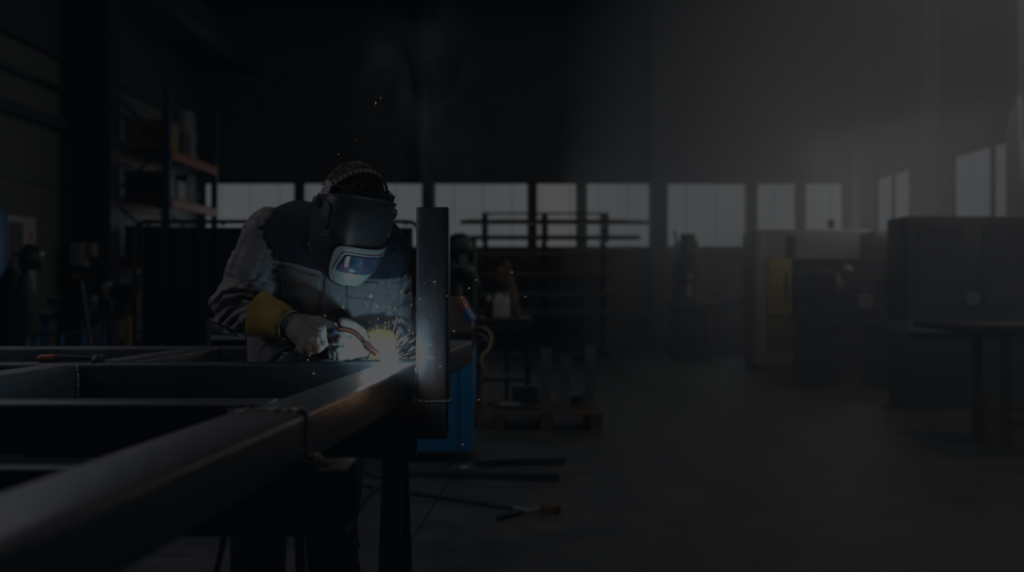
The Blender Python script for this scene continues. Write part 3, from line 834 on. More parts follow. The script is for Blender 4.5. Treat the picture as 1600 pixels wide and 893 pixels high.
# ---- welding helmet ----------------------------------------------
CT, CB = .078, -.226
def prof(v):
    c = CT + (CB - CT) * v
    a = float(np.interp(v, [0, .15, .35, .55, .75, .88, .96, 1], [.113, .116, .117, .114, .102, .084, .062, .042]))
    f = float(np.interp(v, [0, .15, .35, .55, .75, .88, .96, 1], [.121, .131, .139, .145, .146, .138, .124, .106]))
    return a, f, c
def S(th, v, off=0.):
    a, f, c = prof(v); e = .78
    s_, c_ = sin(th), cos(th)
    l_ = (a + off) * math.copysign(abs(s_) ** e, s_); f_ = (f + off) * math.copysign(abs(c_) ** e, c_) if c_ > 0 else c_ * .11
    return H(l_, f_, c + (off * -.6 if v > .9 else 0))
def sheet(th0, th1, v0, v1, off0, off1, nu=40, nv=30, shape=None):
    """shell patch between two offsets of the helmet surface"""
    b = B(); T, U = [], []
    for j in range(nv + 1):
        for i in range(nu + 1):
            u_, w_ = i / nu, j / nv
            th, v = (th0 + (th1 - th0) * u_, v0 + (v1 - v0) * w_) if shape is None else shape(u_, w_)
            T.append(S(th, v, off1)); U.append(S(th, v, off0))
    W = nu + 1; M_ = len(T); fs = []
    for j in range(nv):
        for i in range(nu):
            a = j * W + i; fs.append((a, a + 1, a + W + 1, a + W)); fs.append((M_ + a, M_ + a + W, M_ + a + W + 1, M_ + a + 1))
    rim = list(range(W)) + [j * W + nu for j in range(1, nv + 1)] + [nv * W + i for i in range(nu - 1, -1, -1)] + [j * W for j in range(nv - 1, 0, -1)]
    for k in range(len(rim)):
        a, c = rim[k], rim[(k + 1) % len(rim)]; fs.append((a, M_ + a, M_ + c, c))
    b.mesh(T + U, fs); return b
TH = rad(95)
def shellshape(u_, w_):
    th = -TH + 2 * TH * u_
    v0 = .19 * (1 - max(0, cos(th)) ** .78); v1 = 1 - .25 * max(0, (abs(th) - .9) / (TH - .9)) ** 1.5
    return th, v0 + (v1 - v0) * w_
hb_ = sheet(0, 0, 0, 0, -.002, .003, 64, 40, shellshape)
helmet = build('welding_helmet', hb_, m_helm, person, ang=60)
def roundrect(c0, c1, hw, hh, r):
    def f(u_, w_):
        x, y = 2 * u_ - 1, 2 * w_ - 1
        # squircle mapping for soft corners
        m = max(abs(x), abs(y)); 
        if m > 0:
            n = (abs(x) ** r + abs(y) ** r) ** (1 / r); x, y = x * m / n, y * m / n
        return c0 + x * hw, c1 + y * hh
    return f
def trap(c0, c1, hw0, hw1, hh, r, skew=0.):
    g_ = roundrect(0, 0, 1, 1, r)
    def f(u_, w_):
        x, y = g_(u_, w_); hw = hw0 + (hw1 - hw0) * (y + 1) / 2
        return c0 + x * hw + skew * y, c1 + y * hh
    return f
rim_b = B(); rim_b.tube([S(*shellshape(i / 60, 0), .002) for i in range(61)], .0035, 8); build('rim', rim_b, m_helm2, helmet, ang=180)
rim_b = B(); rim_b.tube([S(*shellshape(i / 60, 1), .001) for i in range(61)], .005, 8); build('rim', rim_b, m_helm, helmet, ang=180)
build('lens_frame', sheet(0, 0, 0, 0, .002, .011, 24, 20, trap(rad(9), .725, rad(50), rad(44), .215, 5, rad(-7))), m_lensf, helmet, ang=50, label='pale grey frame around the lens')
build('lens_bezel', sheet(0, 0, 0, 0, .009, .0135, 24, 18, trap(rad(11), .70, rad(40), rad(37), .128, 9, rad(-8))), mat('blue_grey_bezel', (.2, .22, .23), rough=.35), helmet, ang=50)
def lens_mat():
    m = bpy.data.materials.new('auto_darkening_glass'); nt, N, L = nodes_of(m)
    out = N.new('ShaderNodeOutputMaterial'); b = N.new('ShaderNodeBsdfPrincipled'); L.new(b.outputs[0], out.inputs[0])
    tc = N.new('ShaderNodeTexCoord'); nz = N.new('ShaderNodeTexNoise'); nz.inputs['Scale'].default_value = 22; nz.inputs['Detail'].default_value = 4; nz.inputs['Distortion'].default_value = 1.2
    L.new(tc.outputs['Object'], nz.inputs[0]); cr = N.new('ShaderNodeValToRGB'); e = cr.color_ramp
    for i, (p_, c) in enumerate(((.3, (.02, .05, .09, 1)), (.45, (.05, .11, .18, 1)), (.58, (.17, .10, .16, 1)), (.72, (.08, .19, .25, 1)))):
        q = e.elements[i] if i < 2 else e.elements.new(p_); q.position = p_; q.color = c
    L.new(nz.outputs['Fac'], cr.inputs[0]); L.new(cr.outputs[0], b.inputs['Base Color'])
    b.inputs['Roughness'].default_value = .12; b.inputs['Metallic'].default_value = .35; b.inputs['Coat Weight'].default_value = .8; b.inputs['Coat Roughness'].default_value = .05
    return m
build('lens', sheet(0, 0, 0, 0, .012, .0148, 20, 14, trap(rad(11), .695, rad(35), rad(32), .102, 12, rad(-7))), lens_mat(), helmet, ang=180, label='dark iridescent lens reflecting the arc')
build('side_plate', sheet(0, 0, 0, 0, .002, .0085, 14, 14, trap(rad(-76), .31, rad(16), rad(20), .14, 5)), m_helm, helmet, ang=50)
build('side_plate', sheet(0, 0, 0, 0, .002, .0085, 14, 14, trap(rad(76), .31, rad(16), rad(20), .14, 5)), m_helm, helmet, ang=50)
build('sensor_cover', sheet(0, 0, 0, 0, .001, .004, 16, 16, trap(rad(-50), .56, rad(15), rad(19), .13, 2.3)), m_helm2, helmet, ang=180)
build('cheek_dimple', sheet(0, 0, 0, 0, .003, .0065, 14, 14, trap(rad(-50), .535, rad(9), rad(10), .065, 2)), m_helm, helmet, ang=180)
for s in (-1, 1):
    p = S(rad(84) * s, .235, .006); n = (S(rad(84) * s, .235, .03) - p).normalized()
    kb = B().lathe([(.013, 0), (.0145, .004), (.0145, .016), (.012, .02), (.006, .021)], p, n, 20)
    for k in range(10):
        an = 2 * pi * k / 10; o1 = n.orthogonal().normalized(); o2 = n.cross(o1)
        kb.cyl(p + (o1 * cos(an) + o2 * sin(an)) * .0145 + n * .004, p + (o1 * cos(an) + o2 * sin(an)) * .0145 + n * .018, .0025, seg=6)
    build('knob', kb, m_helm2, helmet)
    p = S(rad(80) * s, .34, .0085)
    build('rivet', B().ball(p, .0035, 10, 8), m_helm2, helmet)
# head strap: ribbed band over the crown and ring round the brow
def strap(fn, n, wv, t):
    b = B(); rings = []
    for i in range(n + 1):
        p, nn, ww = fn(i / n); k = t * (1.0 if i % 3 else .55)
        rings.append([p - ww * wv, p + ww * wv, p + ww * wv + nn * k, p - ww * wv + nn * k])
    return b.loops(rings)
def crown(t):
    an = rad(-8) + rad(196) * t; d_ = (uv * .97 + fv * .25)
    p = HC + lv * (-.103 * cos(an)) + d_ * (.137 * sin(an)) + fv * .004
    nn = (lv * -cos(an) + d_ * sin(an)).normalized(); return p, nn, (fv * .97 - uv * .25)
build('headband', strap(crown, 60, .0095, .007), m_helm2, helmet, ang=30, label='ribbed black head strap')
def brow(t):
    an = 2 * pi * t; p = H(sin(an) * .092, -.01 + cos(an) * .112, .055 + .02 * cos(an)); nn = (lv * sin(an) + fv * cos(an)); return p, nn, uv
build('headband', strap(brow, 72, .011, .003), m_helm2, helmet, ang=30)
for s in (-1, 1): build('strap_mount', B().box(H(.106 * s, .02, .045), (.012, .05, .055), rot=Matrix((lv, fv, uv)).transposed(), bev=.004), mat('grey_plastic', (.2, .2, .2), rough=.5), helmet)

# ================================================================== torch, arc, sparks
torch = thing('welding_torch', 'welding torch with black grip and bent copper neck held in the glove', 'welding torch', P(528, 516, 3.065))
m_blackr = mat('black_rubber', (.016, .016, .018), rough=.6, var=.2)
m_copper = mat('hot_copper_neck', (.30, .13, .09), rough=.35, metal=.7, var=.3, scale=30)
hA, hB_ = P(446, 545, 3.13), P(527, 514, 3.068)
hd = (hB_ - hA)
build('handle', B().lathe([(.011, 0), (.0145, .01), (.0135, hd.length * .3), (.0150, hd.length * .6), (.0145, hd.length * .8), (.0115, hd.length * .93), (.0115, hd.length)], hA, hd, 20), m_blackr, torch, ang=50)
build('collar', B().lathe([(.0128, 0), (.0128, .007), (.0115, .009)], hA.lerp(hB_, .955), hd, 20), mat('blue_torch_ring', (.05, .08, .2), rough=.4), torch)
n0 = [(526, 515, 3.068), (535, 514, 3.055), (546, 515.5, 3.036), (556, 520, 3.015), (564, 528, 2.995), (573, 539, 2.970)]
build('neck', B().tube([P(*q) for q in n0], [.0075, .0078, .0078, .0078, .0078, .0078], 14), m_copper, torch, ang=180)
nz0, nz1 = P(571, 537, 2.965), P(596, 559, 2.85); nd = nz1 - nz0
build('nozzle', B().lathe([(.0095, 0), (.0112, .003), (.0112, .016), (.0125, .017), (.0125, .024), (.0108, .025), (.0100, nd.length * .75), (.0075, nd.length), (.0055, nd.length), (.0055, nd.length - .01)], nz0, nd, 20), m_copper, torch, ang=40)
build('wire', B().cyl(nz1 - nd * .1, nz1 + nd * .17, .0012, seg=6), m_copper, torch)
cab = [hA, P(438, 552, 3.16), P(430, 560, 3.20), Vector((X(424, 3.235), 3.235, .90)), Vector((-.79, 3.235, .6)), Vector((-.76, 3.24, .2)), Vector((-.75, 3.32, .03)), Vector((-.75, 3.9, .012)), Vector((-.80, 4.6, .012)), Vector((-.80, 5.5, .012)), Vector((-.72, 6.0, .012)), Vector((-.5, 6.25, .012)), Vector((-.38, 6.62, .012))]
def smooth_path(pts, n=8):
    out = []
    for i in range(len(pts) - 1):
        p0, p1, p2, p3 = pts[max(i - 1, 0)], pts[i], pts[i + 1], pts[min(i + 2, len(pts) - 1)]
        for k in range(n):
            t = k / n; out.append(.5 * ((2 * p1) + (p2 - p0) * t + (2 * p0 - 5 * p1 + 4 * p2 - p3) * t * t + (3 * p1 - p0 - 3 * p2 + p3) * t ** 3))
    return out + [pts[-1]]
cp = smooth_path(cab)
build('cable', B().tube(cp, .0095, 10), m_blackr, torch, ang=180)
b = B(); q = cp[:26]
b.tube([q[int(i)].lerp(q[min(int(i) + 1, 25)], i - int(i)) + Vector((0, 0, 0)) for i in np.linspace(0, 24, 30)], .0125, 10)
sp_ = []
for i in np.linspace(0, 24, 260):
    k = int(i); p = q[k].lerp(q[min(k + 1, 25)], i - k); t_ = (q[min(k + 1, 25)] - q[max(k - 1, 0)]).normalized(); o1 = t_.orthogonal().normalized(); o2 = t_.cross(o1); an = i * 2 * pi * .9
    sp_.append(p + (o1 * cos(an) + o2 * sin(an)) * .0145)
b.tube(sp_, .002, 5); build('spring_sleeve', b, m_mill2, torch, ang=180)

ARC = P(604, 563, 2.81)
b = B(); b.ball(ARC, .0135, 16, 10)
for k in range(14):
    d_ = Vector((RNG.gauss(0, 1), RNG.gauss(0, 1), abs(RNG.gauss(0, 1)))).normalized()
    b.cyl(ARC + d_ * .011, ARC + d_ * (.024 + .014 * RNG.random()), .0035, .0004, 6)
ARC_S = 260
one('welding_arc', b, emat('arc_plasma', (.72, .88, 1), ARC_S), 'blinding white welding arc burning at the torch tip on the steel beam', 'welding arc')
m_spark = emat('spark_glow', (1, .52, .25), 3.5)
m_spark2 = emat('white_hot_spark', (1, .82, .66), 5)
# dense fan of fine hot streaks around the arc
b = B(); RS = random.Random(21)
for k in range(95):
    an = rad(RS.gauss(52, 48)); el = RS.uniform(-.5, .5)
    d_ = Vector((cos(an) * cos(el), sin(el) * .8, sin(an) * cos(el)))
    if d_.z < -.05: continue
    r0 = .012 + .1 * RS.random() ** 1.6; ln = RS.uniform(.006, .035)
    p = ARC + d_ * r0; e_ = p + d_ * ln + Vector((0, 0, -.25 * ln * ln / .02 * .02))
    b.cyl(p, e_, .00038, .00015, 4)
tag(build('spark_shower', b, m_spark2, None, loc=ARC), 'dense fan of fine white-hot streaks spraying up from the welding arc', 'spark shower', kind='stuff')
sp = [(587, 161, 5), (595, 153, 3), (529, 241, 2.5), (556, 219, 1.5), (679, 440, 5), (733, 450, 5), (722, 464, 4), (744, 437, 4), (728, 477, 3.5), (800, 425, 4), (821, 463, 4), (508, 493, 4), (536, 480, 5), (553, 470, 3), (571, 473, 4), (573, 477, 4), (589, 478, 7), (591, 498, 4), (578, 503, 3.5), (609, 480, 4), (617, 482, 6), (627, 455, 4), (643, 476, 4), (640, 457, 2.5), (656, 467, 4), (653, 474, 2.5), (490, 583, 5), (481, 562, 4), (484, 555, 3), (620, 496, 4), (629, 500, 4), (614, 504, 3), (602, 504, 4), (638, 515, 3), (645, 520, 5), (655, 518, 2.5), (664, 498, 2), (709, 517, 5), (723, 694, 4), (748, 624, 4), (657, 575, 3), (688, 572, 4), (652, 582, 2.5), (610, 455, 3), (663, 442, 2.5), (699, 462, 2.5), (548, 455, 2), (600, 440, 2.5), (575, 430, 2), (634, 432, 2.5)]
proto = None; RS = random.Random(4)
for i, (px, py, s_) in enumerate(sp):
    Y = RS.uniform(2.86, 2.9) if 646 < px < 705 else RS.uniform(2.82, 3.02) if px < 700 else RS.uniform(3.0, 3.4)
    if py < 300: Y = RS.uniform(2.9, 3.3)
    if py > 550 and px < 520: Y = 3.03
    c = P(px, py, Y)
    if proto is None:
        b = B(); b.ball((0, 0, 0), (.0042, .0017, .0017), 8, 6)
        proto = build('spark', b, m_spark, None, ang=180); o = proto
        tag(o, 'tiny glowing orange spark in flight near the welding arc', 'spark', 'sparks flying from the weld')
    else: o = copy_tree(proto)
    o.location = c; k = s_ / 5.4; o.scale = (k, k, k)
    d_ = (c - ARC); o.rotation_euler = (0, -math.atan2(d_.z, d_.x) + RS.uniform(-.7, .7), RS.uniform(-.3, .3))
# fumes lit by the arc
SMOKE = True
if SMOKE:
    m, nt, s = vol_mat('weld_fume', (.8, .9, 1), .22, 0)
    b = B(); b.ball(ARC + Vector((.0, 0, .035)), (.14, .12, .13), 20, 14)
    tag(build('weld_fume', b, m, None, ang=180, loc=ARC), 'bright blue-white fume glowing around the welding arc', 'fume', kind='stuff')
    m, nt, s = vol_mat('smoke_plume', (.80, .9, 1), 1.0, .1)
    N, L = nt.nodes, nt.links
    tc = N.new('ShaderNodeTexCoord'); mp = N.new('ShaderNodeMapping'); mp.inputs['Scale'].default_value = (1, 1, .55); L.new(tc.outputs['Object'], mp.inputs[0])
    nz = N.new('ShaderNodeTexNoise'); nz.inputs['Scale'].default_value = 5.5; nz.inputs['Detail'].default_value = 4; nz.inputs['Distortion'].default_value = 1.4; L.new(mp.outputs[0], nz.inputs[0])
    r = N.new('ShaderNodeMapRange'); r.inputs[1].default_value = .46; r.inputs[2].default_value = .70; r.inputs[3].default_value = 0; r.inputs[4].default_value = 1.5
    L.new(nz.outputs['Fac'], r.inputs[0])
    # fade towards the rim of the plume
    ln = N.new('ShaderNodeVectorMath'); ln.operation = 'LENGTH'; sc_ = N.new('ShaderNodeMapping'); sc_.inputs['Scale'].default_value = (1 / .25, 1 / .2, 1 / .46); sc_.inputs['Location'].default_value = (0, 0, -1); L.new(tc.outputs['Object'], sc_.inputs[0]); L.new(sc_.outputs[0], ln.inputs[0])
    fd = N.new('ShaderNodeMapRange'); fd.inputs[1].default_value = .3; fd.inputs[2].default_value = 1; fd.inputs[3].default_value = 1; fd.inputs[4].default_value = 0; L.new(ln.outputs['Value'], fd.inputs[0])
    mu = N.new('ShaderNodeMath'); mu.operation = 'MULTIPLY'; L.new(r.outputs[0], mu.inputs[0]); L.new(fd.outputs[0], mu.inputs[1]); L.new(mu.outputs[0], s.inputs['Density'])
    pb_ = Vector((X(655, 3.35), 3.42, 1.34))
    b = B(); b.ball(pb_ + Vector((0, 0, .46)), (.25, .2, .46), 24, 18)
    tag(build('smoke', b, m, None, ang=180, loc=pb_), 'faint blue-grey smoke plume rising above the welder and post', 'smoke', kind='stuff')
# ================================================================== background things
m_green = mat('dark_green_paint', (.02, .06, .045), rough=.45, var=.25, scale=8)
m_blue = mat('blue_machine_paint', (.008, .23, .52), rough=.42, var=.15, scale=4)
m_dark = mat('dark_grey_paint', (.03, .033, .037), rough=.5, var=.25, scale=8)
m_black = mat('black_paint', (.014, .015, .017), rough=.55, var=.3, scale=8)
m_lgrey = mat('light_grey_paint', (.24, .25, .26), rough=.5, var=.15, scale=6)
m_white = mat('white_plastic', (.46, .47, .46), rough=.5, var=.1, scale=6)
m_orange = mat('orange_rack_paint', (.36, .11, .035), rough=.5, var=.2, scale=8)
m_rblue = mat('blue_rack_paint', (.02, .05, .12), rough=.5, var=.2)
m_yellow = mat('yellow_paint', (.36, .25, .03), rough=.5, var=.2, scale=6)
m_wood = mat('rough_pallet_wood', (.16, .105, .06), rough=.85, var=.35, scale=6, bump=.2, stretch=(.3, 3, 3))
m_brown = mat('brown_suede', (.15, .10, .065), rough=.9, var=.3, scale=8, bump=.3)
m_cream = mat('cream_machine_paint', (.27, .25, .23), rough=.5, var=.1, scale=3)
m_steel = mat('plain_steel_stock', (.11, .115, .12), rough=.4, metal=.5, var=.4, scale=4)
m_rust = mat('rusty_steel_stock', (.15, .10, .075), rough=.6, metal=.3, var=.4, scale=5)
m_curtain = mat('green_weld_curtain', (.005, .018, .014), rough=.4, var=.3, scale=3, spec=.2)
m_card = mat('cardboard', (.28, .19, .11), rough=.85, var=.2, scale=5)

# ---- portable welding screen -------------------------------------
Yw = 8.4
sx0, sx1, szt = X(210, Yw), X(656, Yw), Z(346, Yw)
ws = thing('welding_screen', 'dark green welding curtain on a round-cornered tube frame behind the welder', 'welding screen', ((sx0 + sx1) / 2, Yw, 0))
pts = [(sx0, Yw, .06), (sx0, Yw, szt - .1)] + [(sx0 + .1 - .1 * cos(a), Yw, szt - .1 + .1 * sin(a)) for a in (rad(30), rad(60))] + [(sx0 + .1, Yw, szt), (sx1 - .1, Yw, szt)] + [(sx1 - .1 + .1 * sin(a), Yw, szt - .1 + .1 * cos(a)) for a in (rad(30), rad(60))] + [(sx1, Yw, szt - .1), (sx1, Yw, .06)]
build('tube_frame', B().tube(pts, .018, 10), m_dark, ws, ang=180)
b = B(); nx = 90; V_, F_ = [], []
for i in range(nx + 1):
    x = sx0 + .06 + (sx1 - sx0 - .12) * i / nx
    for z in (.14, .6, 1.1, szt - .05): V_.append((x, Yw + .022 * sin(i * .9) + .01 * sin(i * .37), z))
for i in range(nx):
    for j in range(3): F_.append((i * 4 + j, i * 4 + 4 + j, i * 4 + 5 + j, i * 4 + 1 + j))
b.mesh(V_, F_); build('curtain', b, m_curtain, ws, ang=180)
b = B()
for x in (sx0 + .12, (sx0 + sx1) / 2, sx1 - .12, sx0 + .75, sx1 - .75): b.lathe([(.0, -.012), (.024, -.012), (.024, .012), (.0, .012)], (x, Yw, szt - .01), (1, 0, 0), 10)
build('hanging_rings', b, m_dark, ws).__setitem__('kind', 'stuff')
for x in (sx0, sx1): build('foot', B().sqtube((x, Yw - .3, .03), (x, Yw + .3, .03), .04, .06, .004, .005), m_dark, ws)

# ---- pallet racking along the left wall ---------------------------
xr1, y0, y1 = -4.5, 13.0, 15.06; xr0 = -5.25
rk = thing('pallet_rack', 'tall pallet rack with dark blue uprights and orange beams along the left wall', 'pallet rack', (-4.85, 14, 0))
for yy in (y0, y1):
    for xx in (xr0, xr1): build('upright', B().sqtube((xx, yy, 0), (xx, yy, 3.75), .09, .07, .006, .006, ref=(0, 1, 0)), m_rblue, rk)
    b = B()
    for k in range(5):
        z0, z1 = .2 + k * .7, .9 + k * .7
        xa, xb = (xr0, xr1) if k % 2 else (xr1, xr0)
        b.cyl((xa, yy, z0), (xb, yy, z1), .018, seg=8)
    build('bracing', b, m_rblue, rk)
for zz in (.35, 1.45, 2.235, 2.87):
    for xx in (xr0, xr1): build('shelf_beam', B().sqtube((xx + (.03 if xx == xr1 else -.03), y0 + .04, zz), (xx + (.03 if xx == xr1 else -.03), y1 - .04, zz), .05, .12, .005, .006), m_orange, rk)
    build('deck', B().span(xr0, xr1, y0 + .04, y1 - .04, zz + .062, zz + .085), m_wood, rk)
RB = random.Random(9)
def tub(x, y, z, sx, sy, sz, label, grp, m, nm='storage_box', cat='box'):
    b = B(); t = .015
    b.span(x, x + sx, y, y + sy, z, z + t); b.span(x, x + t, y, y + sy, z + t, z + sz); b.span(x + sx - t, x + sx, y, y + sy, z + t, z + sz)
    b.span(x + t, x + sx - t, y, y + t, z + t, z + sz); b.span(x + t, x + sx - t, y + sy - t, y + sy, z + t, z + sz)
    b.span(x - .012, x + sx + .012, y - .012, y, z + sz - .03, z + sz)
    return one(nm, b, m, label, cat, grp, smooth=False)
zt = 2.87 + .086
tub(-5.1, 13.12, zt, .55, .5, .38, 'brown cardboard box at the near end of the top rack shelf', None, m_card)
tub(-5.05, 13.75, zt, .5, .35, .30, 'dark box beside the brown cardboard box on the top rack shelf', None, m_dark)
one('wrapped_roll', B().lathe([(.0, 0), (.16, 0), (.17, .05), (.165, .6), (.15, .75), (.05, .8), (0, .8)], (-4.85, 14.72, zt), (0, 0, 1), 18), m_lgrey, 'pale tall wrapped roll standing at the far end of the top rack shelf', 'wrapped roll')
b = B()
for k in range(7): b.cyl((-5.05 + .1 * k, 14.2, zt), (-5.05 + .1 * k, 14.2, zt + .5), .045, seg=10)
zt = 2.235 + .086
for k, (yy, hh, mm, lab) in enumerate(((13.1, .34, m_dark, 'near black bin nearest the front upright on the middle rack shelf'), (13.55, .26, m_lgrey, 'grey bin second along the middle rack shelf'), (13.95, .38, m_black, 'tall black bin third along the middle rack shelf'))):
    tub(-5.1, yy, zt, .55, .36, hh, lab, None, mm, 'storage_bin', 'bin')
b = B(); b.bm.free(); b = B()
b.ball((-4.85, 14.72, zt + .17), (.22, .2, .17), 14, 10); b.lathe([(.05, 0), (.07, .05), (.06, .09)], (-4.85, 14.72, zt + .3), (0, 0, 1), 12)
one('sack', b, m_black, 'dark bulging sack at the far end of the middle rack shelf', 'sack', ang=180)
zt = 1.45 + .086
for k, (yy, hh, mm, lab) in enumerate(((13.12, .4, m_dark, 'dark crate near the front upright on the lower rack shelf'), (13.9, .34, m_card, 'brown crate midway along the lower rack shelf'), (14.5, .42, m_black, 'black crate at the far end of the lower rack shelf'))):
    tub(-5.1, yy, zt, .55, .5, hh, lab, None, mm, 'storage_crate', 'crate')
# ---- left wall corner ---------------------------------------------
Ya = 9.9
cx1 = X(9, 10.3)
bc = thing('tall_cabinet', 'tall blue cabinet cut off at the picture edge by the pale wall', 'cabinet', (cx1 - .15, 9.8, 0))
build('body', B().span(XL + .01, cx1 - .02, 9.3, 10.3, 0, Z(330, 10.3), .01), m_blue, bc)
for y_ in (9.31, 9.805):
    dr_ = build('door', B().span(cx1 - .02, cx1, y_, y_ + .485, .1, Z(333, 10.3), .004), m_blue, bc)
    build('handle', B().span(cx1, cx1 + .025, 9.79 if y_ < 9.5 else 9.81, 9.782 if y_ < 9.5 else 9.83, 1.0, 1.2), m_dark, dr_)
yl = lambda px: -XL * FPX / (CX - px)
ya_, yb_ = yl(9), yl(53); zq = lambda py, px: Z(py, yl(px))
nb = thing('notice_board', 'grey notice board with a white margin hung on the pale wall', 'notice board', (XL, (ya_ + yb_) / 2, zq(460, 32)))
build('backing', B().span(XL + .001, XL + .02, ya_, yb_, zq(458, 32), zq(338, 32)), m_white, nb)
build('panel', B().span(XL + .02, XL + .032, yl(11), yl(32), zq(455, 20), zq(347, 20)), mat('grey_board', (.12, .12, .115), rough=.7), nb)
b = B(); q = [(XL + .0205, yl(x_), zq(y_, x_)) for x_, y_ in ((42, 375), (45, 360), (48, 375))]; b.prism(q, (0, 0, 0), (.003, 0, 0))
one('warning_sticker', b, mat('red_orange_sticker', (.45, .09, .03), rough=.6), 'small red-orange triangular sticker on the white board margin', 'sticker', smooth=False)
Yc_ = 9.5
gc = thing('gas_cylinder', 'dark green gas cylinder standing by the pale wall under the black helmet', 'gas cylinder', (X(39, Yc_), Yc_, 0))
R_ = X(53, Yc_) - X(39, Yc_)
build('bottle', B().lathe([(R_ * .9, 0), (R_, .03), (R_, 1.08), (R_ * .93, 1.17), (R_ * .68, 1.25), (R_ * .35, 1.30), (R_ * .3, 1.34)], (X(39, Yc_), Yc_, 0), (0, 0, 1), 28), m_green, gc)
build('valve', B().cyl((X(39, Yc_), Yc_, 1.34), (X(39, Yc_), Yc_, 1.43), .022, seg=10).cyl((X(39, Yc_) - .05, Yc_, 1.39), (X(39, Yc_) + .05, Yc_, 1.39), .014, seg=8), m_dark, gc)
gc2 = thing('gas_cylinder', 'black gas cylinder behind the dark green one beside the blue cabinet', 'gas cylinder', (X(16, 9.7), 9.7, 0))
build('bottle', B().lathe([(.1, 0), (.105, .03), (.105, 1.16), (.095, 1.24), (.065, 1.29), (.04, 1.32), (.03, 1.34)], (X(16, 9.7), 9.7, 0), (0, 0, 1), 28), m_black, gc2)
build('valve', B().cyl((X(16, 9.7), 9.7, 1.34), (X(16, 9.7), 9.7, 1.42), .02, seg=10), m_dark, gc2)
# helmet hung on the cylinder valve
c0 = P(46, 401, Yc_ - .02)
sh = thing('spare_helmet', 'black welding helmet with a painted green glint hung on the gas cylinder valve', 'helmet', c0)
b = B(); rings = []
for k in range(13):
    v = k / 12; z = .12 - .25 * v; a = .105 * (1 - .1 * v) * (sin(pi * min(1, .03 + v * .80)) ** .55); f = .125 * (sin(pi * min(1, .03 + v * .76)) ** .5)
    rings.append([c0 + Vector((f * cos(t) * (1 if cos(t) > 0 else .75), a * sin(t), z)) for t in [2 * pi * i / 24 for i in range(24)]])
b.loops(rings); build('shell', b, m_helm, sh, ang=180)
build('lens', B().span(c0.x + .075, c0.x + .128, c0.y - .06, c0.y + .03, c0.z - .02, c0.z + .05, .01), mat('glowing_green_visor', (.05, .3, .2), rough=.15, emit=(.1, .6, .4), estr=.015), sh)  # green glint put in by visor colour and faint emission
build('headband', B().tube([c0 + Vector((-.08 - .07 * sin(t), .08 * cos(t), .02)) for t in np.linspace(0, pi, 12)], .014, 8), m_black, sh)
# electrical box on the column, small devices
Ye = 12.2
eb = thing('electrical_box', 'light grey electrical box mounted beside the steel column', 'electrical box', (X(123, Ye), Ye, Z(418, Ye)))
build('housing', B().span(X(107, Ye), X(133, Ye), Ye, Ye + .14, Z(417, Ye), Z(378, Ye), .008), m_lgrey, eb)
build('door', B().span(X(109, Ye), X(131, Ye), Ye - .012, Ye, Z(415, Ye), Z(380, Ye), .003), m_lgrey, eb)
build('back_plate', B().span(X(98, Ye), X(148, Ye), Ye + .14, Ye + .16, Z(419, Ye), Z(376, Ye)), m_black, eb)
build('meter', B().span(X(137, Ye), X(146, Ye), Ye, Ye + .14, Z(401, Ye), Z(379, Ye), .006), m_cream, eb)
sb = thing('switch_box', 'dark switch box with an orange window below the grey electrical box', 'switch box', (X(122, Ye), Ye, Z(449, Ye)))
build('housing', B().span(X(100, Ye), X(145, Ye), Ye, Ye + .15, Z(449, Ye), Z(420, Ye), .008), m_black, sb)
build('window', B().span(X(115, Ye), X(126, Ye), Ye - .01, Ye, Z(436, Ye), Z(428, Ye)), m_orange, sb)
# workbench with vise in the left corner
Yv = 10.4
wbn = thing('workbench', 'dark workbench with blue legs in the left corner near the column', 'workbench', (X(135, Yv), Yv + .3, 0))
build('top', B().span(X(60, Yv), X(206, Yv), Yv, Yv + .7, Z(492, Yv) - .05, Z(492, Yv), .006), m_dark, wbn)
for xx in (66, 124, 200):
    for yy in (.06, .6): build('leg', B().sqtube((X(xx, Yv), Yv + yy, 0), (X(xx, Yv), Yv + yy, Z(492, Yv) - .05), .055, .055, .004, .005, ref=(0, 1, 0)), m_blue if xx != 200 else m_lgrey, wbn)
build('drawer_unit', B().span(X(86, Yv), X(126, Yv), Yv + .03, Yv + .6, Z(492, Yv) - .5, Z(492, Yv) - .052, .008), mat('navy_drawer_paint', (.012, .022, .075), rough=.5), wbn)
zb = Z(492, Yv)
vz = thing('bench_vise', 'dark bench vise bolted on the left corner workbench', 'vise', (X(78, Yv), Yv + .3, zb))
bx_ = X(78, Yv)
build('base', B().lathe([(.1, 0), (.1, .02), (.06, .03), (.055, .06)], (bx_, Yv + .3, zb), (0, 0, 1), 16), m_dark, vz)
build('jaw', B().span(bx_ - .05, bx_ + .05, Yv + .2, Yv + .45, zb + .06, zb + .13, .008).span(bx_ - .08, bx_ + .08, Yv + .2, Yv + .24, zb + .1, zb + .17, .006), m_dark, vz)
build('jaw', B().span(bx_ - .08, bx_ + .08, Yv + .1, Yv + .14, zb + .1, zb + .17, .006).span(bx_ - .03, bx_ + .03, Yv, Yv + .2, zb + .07, zb + .11), m_dark, vz)
build('handle', B().cyl((bx_ - .12, Yv - .03, zb + .09), (bx_ + .12, Yv - .03, zb + .09), .01).cyl((bx_, Yv - .05, zb + .09), (bx_, Yv + .02, zb + .09), .02), m_lgrey, vz)
one('blue_case', B().span(X(93, Yv), X(130, Yv), Yv + .1, Yv + .4, zb, Z(462, Yv), .02).span(X(104, Yv), X(119, Yv), Yv + .2, Yv + .24, Z(462, Yv), Z(457, Yv), .004), mat('navy_case_plastic', (.012, .02, .06), rough=.5), 'navy tool case standing on the left corner workbench', 'tool case')
